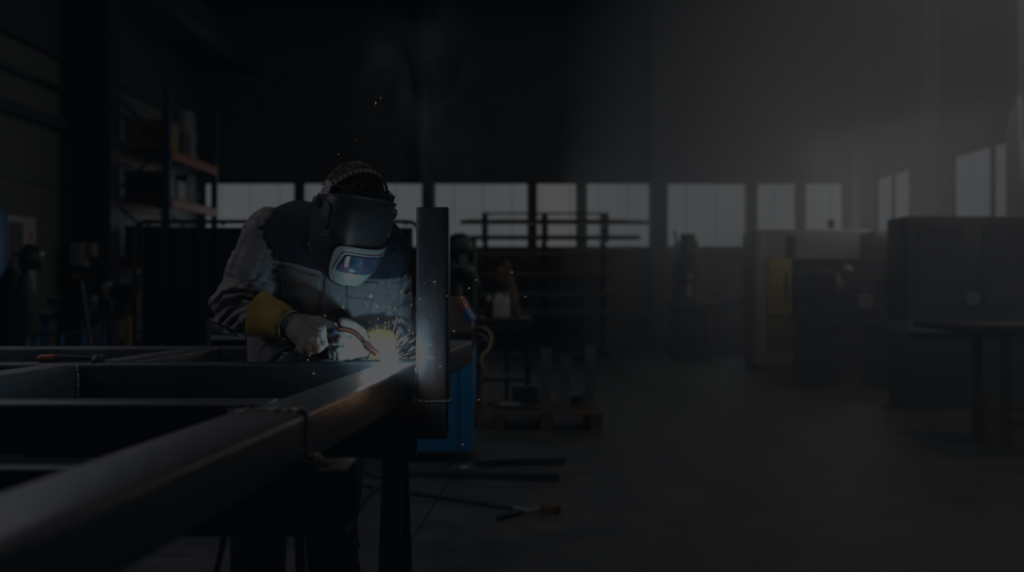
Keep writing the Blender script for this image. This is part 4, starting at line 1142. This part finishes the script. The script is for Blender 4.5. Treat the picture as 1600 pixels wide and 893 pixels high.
g_ = thing('bench_grinder', 'dark bench grinder with grey guards on the corner workbench end', 'bench grinder', (X(176, Yv), Yv + .3, zb))
gx, gz = X(176, Yv), zb + .24
build('motor', B().lathe([(.05, -.13), (.085, -.12), (.09, 0), (.085, .12), (.05, .13)], (gx, Yv + .3, gz), (1, 0, 0), 18).span(gx - .07, gx + .07, Yv + .22, Yv + .38, zb, gz - .07, .008), m_black, g_)
for s in (-1, 1):
    gd = build('guard', B().lathe([(.0, -.03), (.11, -.03), (.115, 0), (.11, .03), (0, .03)], (gx + s * .18, Yv + .3, gz), (1, 0, 0), 18), m_lgrey if s < 0 else m_dark, g_)
    build('wheel', B().lathe([(0, -.02), (.095, -.02), (.095, .02), (0, .02)], (gx + s * .18, Yv + .27, gz - .012), (1, 0, 0), 18), m_rust, gd)
one('orange_tool', B().lathe([(.03, 0), (.04, .02), (.038, .1), (.05, .12), (.05, .2), (.02, .22)], (X(202, Yv) - .02, Yv + .15, zb), (.15, 0, 1), 14), m_orange, 'orange can-shaped tool at the end of the corner workbench', 'tool')
one('leaning_rod', B().cyl((X(156, 9.6), 9.6, 0.01), (X(128, 10.2), 10.2, Z(440, 10.2)), .014, seg=8), m_lgrey, 'thin pale rod leaning against the corner workbench', 'rod')
yp = thing('safety_post', 'short yellow safety post beside the welding screen edge', 'bollard', (X(202, 9.3), 9.3, 0))
build('post', B().cyl((X(202, 9.3), 9.3, .02), (X(202, 9.3), 9.3, Z(497, 9.3)), .04, seg=18).ball((X(202, 9.3), 9.3, Z(497, 9.3)), (.04, .04, .02)), m_yellow, yp)
build('base_plate', B().span(X(202, 9.3) - .09, X(202, 9.3) + .09, 9.21, 9.39, 0, .02), m_dark, yp)
# hand cart rail in front of the cylinders
Yh = 7.6
hc = thing('hand_cart', 'dark hand cart with blue posts and a low tube rail on the left', 'cart', (X(40, Yh), Yh + .3, 0))
build('rail', B().tube([(X(-60, Yh), Yh, Z(524, Yh)), (X(97, Yh), Yh, Z(522, Yh)), (X(97, Yh) + .01, Yh + .5, Z(522, Yh))], .013, 8), m_dark, hc)
for px_, mm in ((96, m_blue), (43, m_lgrey), (-55, m_blue), (58, m_blue)):
    build('post', B().cyl((X(px_, Yh), Yh + .015, .2), (X(px_, Yh), Yh + .015, Z(523, Yh) + .01), .013, seg=10), mm, hc)
build('deck', B().span(X(-62, Yh), X(99, Yh), Yh - .02, Yh + .55, .16, .2, .01), m_dark, hc)
for px_ in (-52, 90):
    for yy in (.04, .48): build('wheel', B().lathe([(.03, -.02), (.08, -.02), (.08, .02), (.03, .02)], (X(px_, Yh), Yh + yy, .08), (1, 0, 0), 18), m_black, hc)
# low dark cabinet beside the welder
Yk = 5.6
lc = thing('tool_cabinet', 'low dark tool cabinet with an open shelf behind the far cross rail', 'cabinet', (X(352, Yk), Yk + .2, 0))
kx0, kx1, kz = X(322, Yk), X(392, Yk), Z(497, Yk)
b = B().span(kx0, kx1, Yk, Yk + .4, kz - .03, kz).span(kx0, kx0 + .03, Yk, Yk + .4, 0, kz - .03).span(kx1 - .03, kx1, Yk, Yk + .4, 0, kz - .03).span(kx0 + .03, kx1 - .03, Yk + .37, Yk + .4, 0, kz - .03).span(kx0 + .03, kx1 - .03, Yk, Yk + .37, kz - .12, kz - .09).span(kx0 + .03, kx1 - .03, Yk, Yk + .37, .05, .08)
build('carcass', b, m_dark, lc, False)
build('drawer', B().span(kx0 + .035, kx1 - .035, Yk - .012, Yk + .3, kz - .088, kz - .034, .003), m_dark, lc)
build('trim_strip', B().span(kx0 + .03, kx1 - .03, Yk - .008, Yk, kz - .118, kz - .096), m_lgrey, lc)

# ---- blue welding machine with wire feeder ------------------------
Ym = 6.6
mx0, mx1 = X(612, Ym), X(738, Ym); mzt = Z(548, Ym)
wm = thing('welding_machine', 'tall bright blue welding machine on castors behind the upright post', 'welding machine', ((mx0 + mx1) / 2, Ym + .35, 0))
build('housing', B().span(mx0, mx1, Ym, Ym + .75, .07, mzt, .015), m_blue, wm)
build('top_cover', B().span(mx0 - .01, mx1 + .01, Ym - .01, Ym + .76, mzt, mzt + .03, .01), m_dark, wm)
build('side_strip', B().span(X(716, Ym), X(718, Ym), Ym - .004, Ym, .1, mzt - .03), mat('navy_strip', (.008, .07, .2), rough=.4), wm)
for xx in (mx0 + .07, mx1 - .05):
    for yy in (.06, .68):
        c = build('castor', B().lathe([(.01, -.015), (.035, -.015), (.035, .015), (.01, .015)], (xx, Ym + yy, .035), (1, 0, 0), 16), m_black, wm)
        build('fork', B().span(xx - .022, xx + .022, Ym + yy - .01, Ym + yy + .03, .04, .07), m_lgrey, c)
zf = mzt + .031
wf = thing('wire_feeder', 'grey wire feeder unit with blue and orange front edge on the blue machine', 'wire feeder', (X(700, Ym), Ym + .3, zf))
fx0, fx1 = X(640, Ym), X(737, Ym)
build('base', B().span(fx0, fx1, Ym + .02, Ym + .6, zf, Z(518, Ym), .008), m_black, wf)
zz0, zz1 = Z(517.5, Ym), Z(465, Ym)
pr = [(fx0 + .02, 0, zz0), (X(738, Ym), 0, zz0), (X(735, Ym), 0, Z(500, Ym)), (X(722, Ym), 0, Z(470, Ym)), (X(715, Ym), 0, zz1), (fx0 + .02, 0, zz1)]
build('housing', B().prism(pr, (0, Ym + .05, 0), (0, Ym + .55, 0)), mat('taupe_grey_plastic', (.15, .125, .105), rough=.55), wf)
def edge(p0, p1, m, nm):
    a, c = P(*p0, Ym), P(*p1, Ym); b = B(); b.sqtube(a + Vector((0, .3, 0)), c + Vector((0, .3, 0)), .54, .035, solid=True, r=.01, ref=(1, 0, .4)); build(nm, b, m, wf)
edge((717, 468), (725, 484), m_orange, 'orange_edge'); edge((725, 485), (736, 503), mat('blue_edge_plastic', (.03, .09, .42), rough=.4), 'blue_edge')
b = B(); b.tube(smooth_path([P(736, 516, Ym) + Vector((0, .2, 0)), P(755, 514, Ym) + Vector((0, .15, 0)), P(767, 525, Ym) + Vector((0, .1, 0)), P(764, 545, Ym) + Vector((0, .05, 0)), P(752, 560, Ym), P(757, 585, Ym), P(748, 610, Ym) + Vector((0, .1, 0)), Vector((X(742, Ym), Ym + .2, .2))]), .013, 8)
build('hose', b, m_card, wf, ang=180, label='tan hose looping down from the feeder')
b = B(); b.tube(smooth_path([P(736, 526, Ym) + Vector((0, .3, 0)), P(752, 527, Ym) + Vector((0, .25, 0)), P(758, 535, Ym) + Vector((0, .2, 0)), P(742, 537, Ym) + Vector((0, .3, 0))]), .01, 8)
build('hose', b, m_lgrey, wf, ang=180)

# ---- trolley with white canister, apron ---------------------------
Yt = 9.0
tz = Z(497, Yt); tx0, tx1 = X(738, Yt), X(832, Yt)
tr_ = thing('trolley', 'black four-legged trolley table carrying the white canister', 'trolley', ((tx0 + tx1) / 2, Yt + .3, 0))
build('top', B().span(tx0, tx1, Yt, Yt + .6, tz - .04, tz, .006), m_dark, tr_)
build('apron_rail', B().span(tx0 + .02, tx1 - .02, Yt + .01, Yt + .03, tz - .12, tz - .04), m_black, tr_)
build('shelf', B().span(tx0 + .02, tx1 - .02, Yt + .03, Yt + .57, .3, .325), m_black, tr_)
for xx in (tx0 + .04, tx1 - .04):
    for yy in (.04, .56): build('leg', B().sqtube((xx, Yt + yy, 0), (xx, Yt + yy, tz - .04), .045, .045, .004, .004, ref=(0, 1, 0)), m_black, tr_)
wc = thing('canister', 'white plastic canister standing on the black trolley', 'canister', (X(783, Yt), Yt + .15, tz))
build('body', B().span(X(770, Yt), X(796, Yt), Yt + .06, Yt + .22, tz, Z(464, Yt), .018), m_white, wc)
build('cap', B().cyl((X(778, Yt), Yt + .14, Z(464, Yt)), (X(778, Yt), Yt + .14, Z(458, Yt)), .028, seg=14), m_white, wc)
build('handle', B().tube([(X(783, Yt), Yt + .14, Z(465, Yt)), (X(786, Yt), Yt + .14, Z(459, Yt)), (X(792, Yt), Yt + .14, Z(459, Yt)), (X(794, Yt), Yt + .14, Z(465, Yt))], .008, 8), m_white, wc)
sp1 = thing('spray_can', 'small dark red spray can with pale cap left of the white canister', 'spray can', (X(763, Yt), Yt + .15, tz))
build('body', B().lathe([(.03, 0), (.033, .005), (.033, .14), (.02, .16)], (X(763, Yt), Yt + .15, tz), (0, 0, 1), 16), mat('dark_red_can', (.12, .02, .015), rough=.4), sp1)
build('cap', B().lathe([(.026, .155), (.026, .2), (.022, .205)], (X(763, Yt), Yt + .15, tz), (0, 0, 1), 16), m_white, sp1)
# brown suede apron hung on a stand behind the trolley
Yp = 9.8
st = thing('coat_stand', 'black stand holding the brown suede apron behind the trolley', 'stand', (X(792, Yp), Yp, 0))
build('pole', B().cyl((X(792, Yp), Yp, .02), (X(792, Yp), Yp, Z(404, Yp)), .02, seg=10), m_black, st)
build('base', B().lathe([(.2, 0), (.2, .02), (.03, .04)], (X(792, Yp), Yp, 0), (0, 0, 1), 18), m_black, st)
build('hook', B().cyl((X(792, Yp), Yp - .08, Z(410, Yp)), (X(792, Yp), Yp + .06, Z(410, Yp)), .01), m_black, st)
ga = Grid((X(765, Yp), Yp - .22, Z(505, Yp)), (X(818, Yp), Yp - .02, Z(400, Yp)), .009)
d = ga.cap(P(790, 412, Yp - .1), P(792, 440, Yp - .1), .035, .06)[0]
d = smin(d, ga.cap(P(781, 424, Yp - .1), P(778, 434, Yp - .1), .05, .04)[0], .03)
d = smin(d, ga.cap(P(794, 440, Yp - .1), P(800, 495, Yp - .1), .07, .085, ((0, 1, 0), 1.6))[0], .03)
d = d - vnoise(ga.x * 14, ga.y * 14, ga.z * 9) * .02
Va, Fa = nets(d, ga); ap = nmesh('suede_apron', Va, Fa, m_brown, None); 
bo_ = Vector((X(795, Yp), Yp - .1, float(Va[:, 2].min()))); ap.data.transform(Matrix.Translation(-bo_)); ap.location = bo_
tag(ap, 'rumpled brown suede apron hanging behind the white canister', 'apron')
# ---- green column drill ------------------------------------------
Yg = 10.0
gd = thing('column_drill', 'dark green column drilling machine with a pale label beyond the upright post', 'drilling machine', (X(722, Yg), Yg + .3, 0))
zt_, zb_ = Z(362, Yg), Z(440, Yg)
g5 = Grid((X(692, Yg), Yg - .02, zb_ - .03), (X(748, Yg), Yg + .6, zt_ + .05), .012)
d = g5.cap((X(716, Yg), Yg + .12, zt_ - .14), (X(716, Yg), Yg + .45, zt_ - .12), .135)[0]
d = smin(d, g5.cap((X(722, Yg), Yg + .15, zb_ + .1), (X(722, Yg), Yg + .4, zb_ + .1), .12)[0], .08)
Vd, Fd = nets(d, g5); nmesh('head', Vd, Fd, m_green, gd)
build('label_plate', B().span(X(718, Yg), X(729, Yg), Yg - .022, Yg - .002, Z(418, Yg), Z(398, Yg)), m_lgrey, gd, label='pale grey label plate')
build('knob', B().ball((X(713, Yg), Yg - .02, Z(416, Yg)), .016), m_white, gd)
build('column', B().cyl((X(736, Yg), Yg + .35, .06), (X(736, Yg), Yg + .35, zt_ - .05), .045, seg=18), m_green, gd)
build('spindle', B().cyl((X(716, Yg), Yg + .15, zb_ - .14), (X(716, Yg), Yg + .15, zb_ + .05), .03, seg=14), m_lgrey, gd)
build('table', B().span(X(704, Yg), X(745, Yg), Yg, Yg + .5, Z(500, Yg) - .04, Z(500, Yg), .006), m_dark, gd)
build('base', B().span(X(700, Yg), X(750, Yg), Yg - .05, Yg + .6, 0, .06, .01), m_green, gd)
build('feed_handle', B().cyl((X(742, Yg), Yg + .1, zb_ + .1), (X(749, Yg), Yg + .05, zb_ - .05), .009), m_lgrey, gd)

# ---- cantilever rack with bar stock -------------------------------
Yr = 16.2
cr = thing('bar_rack', 'long dark cantilever rack for steel bars below the back windows', 'rack', (X(852, Yr), Yr + .3, 0))
lev = [347, 372, 398, 431, 462, 491, 522]
posts = [757, 852, 947]
for px_ in posts:
    build('upright', B().span(X(px_ - 4, Yr), X(px_ + 4, Yr), Yr + .55, Yr + .68, .06, Z(331, Yr)), m_dark, cr)
    build('foot', B().span(X(px_ - 5, Yr), X(px_ + 5, Yr), Yr - .1, Yr + .7, 0, .06), m_dark, cr)
    for ly in lev[:-1]:
        z = Z(ly, Yr) - .035
        build('arm', B().sqtube((X(px_, Yr), Yr, z), (X(px_, Yr), Yr + .55, z), .06, .05, .005, .005), m_dark, cr)
    build('end_stop', B().span(X(px_ - 4, Yr), X(px_ + 4, Yr), Yr - .02, Yr, Z(372, Yr) - .06, Z(332, Yr)), m_dark, cr)
build('top_tube', B().cyl((X(754, Yr), Yr - .01, Z(333.5, Yr)), (X(951, Yr), Yr - .01, Z(333.5, Yr)), .016, seg=8), m_dark, cr)
RR = random.Random(12)
names = ['topmost', 'second', 'third', 'fourth', 'fifth', 'sixth']
spans = [(725, 970, 1020), (702, 972, 1005), (745, 985, 1000), (752, 960, 1010), (750, 975, 1015), (748, 985, 1020)]
for k, ly in enumerate(lev[:-1]):
    n = 6
    zb2 = Z(ly, Yr) - .009
    for i in range(n):
        w_, h_ = RR.uniform(.05, .075), RR.uniform(.04, .085)
        xa = X(spans[k][0] + RR.uniform(-10, 12), Yr); xb = X(RR.uniform(spans[k][1], spans[k][2]), Yr); yy = Yr + .05 + i * .082
        b = B()
        if (i + k) % 3 == 0: b.cyl((xa, yy, zb2 + .03), (xb, yy, zb2 + .03), .03, seg=10)
        elif (i + k) % 3 == 1: b.sqtube((xa, yy, zb2 + h_ / 2), (xb, yy, zb2 + h_ / 2), w_, h_, .005, .005)
        else: b.span(xa, xb, yy - .03, yy + .03, zb2, zb2 + .012).span(xa, xb, yy - .03, yy - .02, zb2 + .012, zb2 + .06)
        one('steel_bar', b, m_rust if RR.random() < .3 else m_steel, 'long steel bar lying among others on the %s level of the bar rack' % names[k], 'steel bar', 'steel bars on the %s rack level' % names[k])
# ---- pallet with tube offcuts and plates --------------------------
Yl = 8.05
pl = thing('pallet', 'low wooden pallet carrying steel tubes on the concrete floor', 'pallet', (X(855, Yl), Yl + .4, 0))
px0, px1 = X(768, Yl), X(942, Yl)
for k in range(5):
    y_ = Yl + k * .175; build('board', B().span(px0, px1, y_, y_ + .1, .122, .144), m_wood, pl)
for x_ in (px0, (px0 + px1) / 2 - .05, px1 - .1):
    build('stringer', B().span(x_, x_ + .1, Yl, Yl + .8, .1, .122), m_wood, pl)
    for yy in (0, .35, .7): build('block', B().span(x_, x_ + .1, Yl + yy, Yl + yy + .1, .022, .1), m_wood, pl)
    build('bottom_board', B().span(x_, x_ + .1, Yl, Yl + .8, 0, .022), m_wood, pl)
for (pa_, pb_2, pt, dy, lab) in ((845, 861, 545, .25, 'left of three upright steel tubes on the pallet, darkest one'), (875, 892, 556, .2, 'middle and shortest of three upright steel tubes on the pallet'), (915, 931, 540, .22, 'right and tallest of three upright steel tubes on the pallet')):
    Yq = Yl + dy; w_ = X(pb_2, Yq) - X(pa_, Yq); xc = (X(pa_, Yq) + X(pb_2, Yq)) / 2
    one('tube_offcut', B().sqtube((xc, Yq + w_ / 2, .1445), (xc, Yq + w_ / 2, Z(pt, Yq)), w_, w_, .006, .008, ref=(0, 1, 0)), mat('grey_tube_steel', (.17, .185, .2), rough=.5, metal=.2, var=.3, scale=5), lab, 'steel tube')
for i, (pa_, pb_2, zz, a, lab) in enumerate(((778, 838, .1445, .25, 'wide flat steel plate lying lowest on the pallet'), (786, 832, .158, -.2, 'second steel plate tilted across the wide plate on the pallet'), (780, 812, .171, .1, 'small bright steel plate topmost on the pallet pile'))):
    Yq = Yl + .3; o = one('steel_plate', B().box(((X(pa_, Yq) + X(pb_2, Yq)) / 2, Yq, zz + .006), (X(pb_2, Yq) - X(pa_, Yq), .34 - .08 * i, .011), rz=a), m_steel if i < 2 else m_lgrey, lab, 'steel plate')
one('channel_offcut', B().span(X(800, Yl), X(845, Yl), Yl + .55, Yl + .56, .1445, .30).span(X(800, Yl), X(845, Yl), Yl + .56, Yl + .64, .1445, .155).span(X(800, Yl), X(845, Yl), Yl + .56, Yl + .64, .29, .30), m_steel, 'short steel channel lying at the back of the pallet', 'steel channel')
one('ring_offcut', B().lathe([(.075, 0), (.09, 0), (.09, .07), (.075, .07), (.075, 0)], (X(905, Yl + .55), Yl + .55, .1445), (0, 0, 1), 20), m_steel, 'short round pipe ring between the upright tubes on the pallet', 'pipe ring')

# ---- items on the floor -------------------------------------------
m_ftube = mat('dark_floor_tube_steel', (.05, .056, .062), rough=.45, metal=.4, var=.3, scale=8)
def flying(p0, p1, w_, h_, lab):
    (xa, ya), (xb, yb) = p0, p1; Ya_, Yb_ = Yfloor(ya), Yfloor(yb)
    a, c = Vector((X(xa, Ya_), Ya_, h_ / 2 + .001)), Vector((X(xb, Yb_), Yb_, h_ / 2 + .001))
    return one('square_tube', B().sqtube(a, c, w_, h_, .005, .006), m_ftube, lab, 'steel tube')
flying((742, 728), (882, 724), .045, .045, 'shorter dark square tube lying on the floor, farther from the brush')
flying((610, 743), (873, 751), .055, .05, 'longer dark square tube lying on the floor just before the blue machine')
rod = thing('grinding_rod', 'thin black rod with a bright metal tip lying on the floor', 'rod', (X(735, 5.4), 5.4, 0))
a, c, e_ = [Vector((X(x_, Yfloor(y_)), Yfloor(y_), .014)) for x_, y_ in ((600, 766), (802, 797), (826, 799))]
build('shaft', B().cyl(a, c, .012, seg=10), m_black, rod); build('tip', B().cyl(c, e_, .008, .005, 10), m_lgrey, rod, label='bright metal tip')
br_ = thing('wire_brush', 'wire brush with black handle and brown bristles lying on the floor', 'brush', (X(820, 5.2), 5.2, 0))
a, c, e_, f_ = [Vector((X(x_, Yfloor(y_)), Yfloor(y_), .016)) for x_, y_ in ((776, 813), (815, 804), (849, 798), (871, 803))]
build('grip', B().lathe([(.009, 0), (.014, .008), (.015, (c - a).length * .5), (.013, (c - a).length)], a, c - a, 14), m_black, br_)
build('shaft', B().tube([c, c.lerp(e_, .6), e_], [.008, .007, .009], 10), m_lgrey, br_, label='bright metal shaft')
b = B(); b.box(e_.lerp(f_, .5) + Vector((0, 0, .006)), ((f_ - e_).length, .055, .04), rz=math.atan2((f_ - e_).y, (f_ - e_).x), bev=.004); build('bristles', b, mat('brown_bristle', (.13, .07, .035), rough=.9, var=.5, scale=60, bump=.8, bscale=200), br_)
for i, (pts, lab) in enumerate(((((572, 742), (590, 747), (612, 744), (650, 738), (690, 730)), 'thin black cable on the floor nearest the blue machine'), (((560, 758), (585, 764), (612, 768), (640, 771)), 'thin black cable on the floor below the far trestle legs'))):
    q_ = smooth_path([Vector((X(x_, Yfloor(y_)), Yfloor(y_), .009)) for x_, y_ in pts])
    one('floor_cable', B().tube(q_, .008, 8), m_black, lab, 'cable', ang=180)
one('weld_nut', B().lathe([(.02, 0), (.036, .005), (.036, .03), (.02, .04)], (X(725, 6.3), 6.3, 0), (0, 0, 1), 6), m_lgrey, 'small bright metal fitting on the floor at the corner of the blue machine', 'fitting')

# ---- machines by the back wall and the right wall ----------------
Ymm = 15.4
ml = thing('milling_machine', 'tall dark milling machine standing below the back windows', 'milling machine', (X(1085, Ymm), Ymm + .4, 0))
build('base', B().span(X(1052, Ymm), X(1116, Ymm), Ymm, Ymm + .8, 0, .22, .02).span(X(1056, Ymm), X(1112, Ymm), Ymm + .05, Ymm + .7, .22, Z(480, Ymm), .02), m_black, ml)
build('column', B().span(X(1062, Ymm), X(1092, Ymm), Ymm + .35, Ymm + .75, Z(480, Ymm), Z(378, Ymm), .03), m_dark, ml)
build('head', B().span(X(1064, Ymm), X(1092, Ymm), Ymm, Ymm + .4, Z(440, Ymm), Z(374, Ymm), .05), m_dark, ml)
build('motor', B().cyl((X(1080, Ymm), Ymm + .3, Z(374, Ymm)), (X(1080, Ymm), Ymm + .3, Z(364, Ymm)), .12, seg=18), m_black, ml)
build('spindle', B().cyl((X(1077, Ymm), Ymm + .15, Z(462, Ymm)), (X(1077, Ymm), Ymm + .15, Z(440, Ymm)), .06, seg=14), m_lgrey, ml)
build('table', B().span(X(1048, Ymm), X(1126, Ymm), Ymm - .05, Ymm + .35, Z(480, Ymm), Z(470, Ymm), .01), m_dark, ml)
build('lever', B().cyl((X(1058, Ymm), Ymm, Z(384, Ymm)), (X(1054, Ymm), Ymm, Z(360, Ymm)), .02), m_dark, ml)
dial = build('dial', B().cyl((X(1079, Ymm), Ymm - .02, Z(432, Ymm)), (X(1079, Ymm), Ymm, Z(432, Ymm)), .06, seg=18), m_lgrey, ml)
Yn = 16.3
gm = thing('pedestal_grinder', 'low dark machine with rounded top right of the milling machine', 'machine', (X(1143, Yn), Yn + .3, 0))
build('pedestal', B().span(X(1124, Yn), X(1165, Yn), Yn, Yn + .5, 0, Z(482, Yn), .03), m_black, gm)
build('motor', B().lathe([(.08, -.3), (.16, -.28), (.17, 0), (.16, .28), (.08, .3)], (X(1143, Yn), Yn + .25, Z(470, Yn)), (1, 0, 0), 18), m_dark, gm)
build('guard', B().lathe([(.0, -.05), (.2, -.05), (.2, .05), (0, .05)], (X(1126, Yn), Yn + .25, Z(468, Yn)), (1, 0, 0), 18), m_black, gm)
build('guard', B().lathe([(.0, -.05), (.2, -.05), (.2, .05), (0, .05)], (X(1161, Yn), Yn + .25, Z(468, Yn)), (1, 0, 0), 18), m_black, gm)
# cream machining centre with yellow door
Yz = 13.2
cm = thing('machining_centre', 'large cream machining centre with a dull yellow sliding door', 'machine', (X(1270, Yz), Yz + .8, 0))
zt3 = Z(358, Yz)
build('housing', B().span(X(1180, Yz), X(1365, Yz), Yz + .05, Yz + .75, .12, zt3, .03), m_cream, cm)
build('plinth', B().span(X(1184, Yz), X(1360, Yz), Yz + .1, Yz + .7, 0, .12), m_black, cm)
build('corner_column', B().span(X(1180, Yz), X(1198, Yz), Yz, Yz + .05, .1, zt3 - .02, .01), m_cream, cm)
dr = build('door', B().span(X(1199, Yz), X(1253, Yz), Yz - .03, Yz + .05, Z(492, Yz), Z(405, Yz), .01), m_yellow, cm, label='dull yellow sliding door')
build('handle', B().span(X(1226, Yz), X(1230, Yz), Yz - .08, Yz - .03, Z(470, Yz), Z(425, Yz), .005), m_dark, dr)
build('vent_slot', B().span(X(1230, Yz), X(1244, Yz), Yz + .03, Yz + .05, Z(402, Yz), Z(368, Yz)), m_dark, cm)
build('lower_panel', B().span(X(1199, Yz), X(1253, Yz), Yz, Yz + .05, Z(545, Yz), Z(495, Yz), .01), mat('dark_mustard', (.10, .075, .02), rough=.6), cm)
build('work_window', B().span(X(1260, Yz), X(1350, Yz), Yz + .02, Yz + .05, Z(495, Yz), Z(408, Yz), .01), m_dark, cm, label='dark working opening')
build('lower_panel', B().span(X(1258, Yz), X(1362, Yz), Yz, Yz + .05, Z(560, Yz), Z(500, Yz), .01), m_black, cm)
build('kick_plate', B().span(X(1196, Yz), X(1245, Yz), Yz - .02, Yz + .1, .01, Z(560, Yz), .01), mat('dull_ochre', (.13, .085, .03), rough=.7), cm)
lp = thing('signal_lamp', 'small dark signal lamp on top of the cream machining centre', 'lamp', (X(1318, Yz), Yz + .5, zt3))
build('stem', B().cyl((X(1318, Yz), Yz + .5, zt3), (X(1318, Yz), Yz + .5, zt3 + .05), .02), m_dark, lp); build('lens', B().cyl((X(1318, Yz), Yz + .5, zt3 + .05), (X(1318, Yz), Yz + .5, zt3 + .16), .05, seg=16), m_dark, lp)
# lathe
Yq = 11.2
la_ = thing('lathe', 'long dark grey lathe in front of the cream machining centre', 'lathe', (X(1345, Yq), Yq + .4, 0))
build('cabinet', B().span(X(1262, Yq), X(1312, Yq), Yq, Yq + .6, 0, Z(505, Yq), .02), m_black, la_)
build('cabinet', B().span(X(1375, Yq), X(1425, Yq), Yq, Yq + .6, 0, Z(505, Yq), .02), m_black, la_)
build('tray', B().span(X(1255, Yq), X(1432, Yq), Yq - .06, Yq + .66, Z(505, Yq), Z(498, Yq)), m_dark, la_)
build('bed', B().span(X(1262, Yq), X(1425, Yq), Yq + .12, Yq + .48, Z(498, Yq), Z(474, Yq), .015), m_dark, la_)
build('headstock', B().span(X(1262, Yq), X(1312, Yq), Yq + .08, Yq + .52, Z(474, Yq), Z(420, Yq), .03), m_dark, la_)
build('chuck', B().cyl((X(1312, Yq), Yq + .3, Z(446, Yq)), (X(1326, Yq), Yq + .3, Z(446, Yq)), .14, seg=24), m_lgrey, la_)
build('carriage', B().span(X(1340, Yq), X(1370, Yq), Yq + .02, Yq + .55, Z(480, Yq), Z(460, Yq), .01).span(X(1348, Yq), X(1362, Yq), Yq + .1, Yq + .4, Z(460, Yq), Z(448, Yq), .01), m_dark, la_)
build('hand_wheel', B().lathe([(.05, -.015), (.09, -.015), (.09, .015), (.05, .015)], (X(1352, Yq), Yq - .0, Z(470, Yq)), (0, 1, 0), 20), m_lgrey, la_)
build('tailstock', B().span(X(1392, Yq), X(1418, Yq), Yq + .14, Yq + .46, Z(474, Yq), Z(434, Yq), .02), m_dark, la_)
build('splash_guard', B().span(X(1262, Yq), X(1425, Yq), Yq + .62, Yq + .64, Z(498, Yq), Z(402, Yq)), m_dark, la_)
build('lamp_arm', B().tube([(X(1320, Yq), Yq + .6, Z(440, Yq)), (X(1318, Yq), Yq + .4, Z(405, Yq)), (X(1329, Yq), Yq + .2, Z(412, Yq))], .014, 8), m_dark, la_)
build('lamp_head', B().lathe([(.02, 0), (.06, .05), (.065, .1)], (X(1329, Yq), Yq + .2, Z(412, Yq)), (.2, -.3, -1), 16), m_lgrey, la_)
Yu = 12.5
cc = thing('control_cabinet', 'grey control cabinet with a dark screen right of the cream machine', 'cabinet', (X(1392, Yu), Yu + .3, 0))
build('body', B().span(X(1368, Yu), X(1420, Yu), Yu, Yu + .6, 0, Z(360, Yu), .02), m_cream, cc)
build('screen', B().span(X(1370, Yu), X(1402, Yu), Yu - .03, Yu, Z(402, Yu), Z(372, Yu), .006), m_dark, cc)
build('door', B().span(X(1370, Yu), X(1416, Yu), Yu - .015, Yu, .1, Z(410, Yu), .004), m_dark, cc)
# large dark panelled machine at the right
Yx = 9.3
m_pb = mat('mid_grey_machine_paint', (.09, .095, .1), rough=.5, var=.15, scale=4)
px_ = thing('press_brake', 'large dark grey machine with a broad flat front at the right wall', 'machine', (X(1530, Yx), Yx + .6, 0))
build('upper_beam', B().span(X(1422, Yx), X(1700, Yx), Yx + .1, Yx + .6, Z(500, Yx), Z(336, Yx), .03), m_pb, px_)
build('lower_bed', B().span(X(1424, Yx), X(1700, Yx), Yx + .12, Yx + .58, .0, Z(520, Yx), .02), m_dark, px_)
build('ledge', B().span(X(1422, Yx), X(1700, Yx), Yx, Yx + .55, Z(519.5, Yx), Z(501, Yx), .01), m_lgrey, px_)
build('gauge', B().cyl((X(1526, Yx), Yx + .06, Z(466, Yx)), (X(1526, Yx), Yx + .1, Z(466, Yx)), .07, seg=20), m_lgrey, px_)
build('cover_plate', B().span(X(1440, Yx), X(1510, Yx), Yx + .08, Yx + .1, Z(480, Yx), Z(350, Yx)), m_pb, px_)
build('cover_plate', B().span(X(1545, Yx), X(1690, Yx), Yx + .08, Yx + .1, Z(480, Yx), Z(350, Yx)), m_pb, px_)
# front workbench, cut by the frame
Yy = 7.15
fb = thing('workbench', 'long workbench with thin legs in front of the large grey machine', 'workbench', (X(1560, Yy), Yy + .5, 0))
zt4 = Z(507, Yy)
build('top', B().span(X(1512, Yy), X(1720, Yy), Yy, Yy + 1.0, zt4 - .06, zt4, .008), m_dark, fb)
for (pxl, yy) in ((1527, .42), (1572, .05), (1700, .05), (1715, .9)):
    build('leg', B().sqtube((X(pxl, Yy + yy), Yy + yy, 0), (X(pxl, Yy + yy), Yy + yy, zt4 - .06), .06, .06, .004, .005, ref=(0, 1, 0)), m_black, fb)
build('stretcher', B().sqtube((X(1572, Yy + .05) + .03, Yy + .05, .28), (X(1700, Yy + .05) - .03, Yy + .05, .28), .04, .04, .004, .004), m_black, fb)
one('yellow_tray', B().span(X(1580, Yy), X(1660, Yy), Yy + .15, Yy + .6, 0.0, .03).span(X(1580, Yy), X(1660, Yy), Yy + .15, Yy + .17, .03, .31, .0).span(X(1580, Yy), X(1582, Yy), Yy + .17, Yy + .6, .03, .31), mat('dull_yellow_tray', (.16, .12, .02), rough=.6), 'dull yellow tray on the floor beneath the front workbench', 'tray')
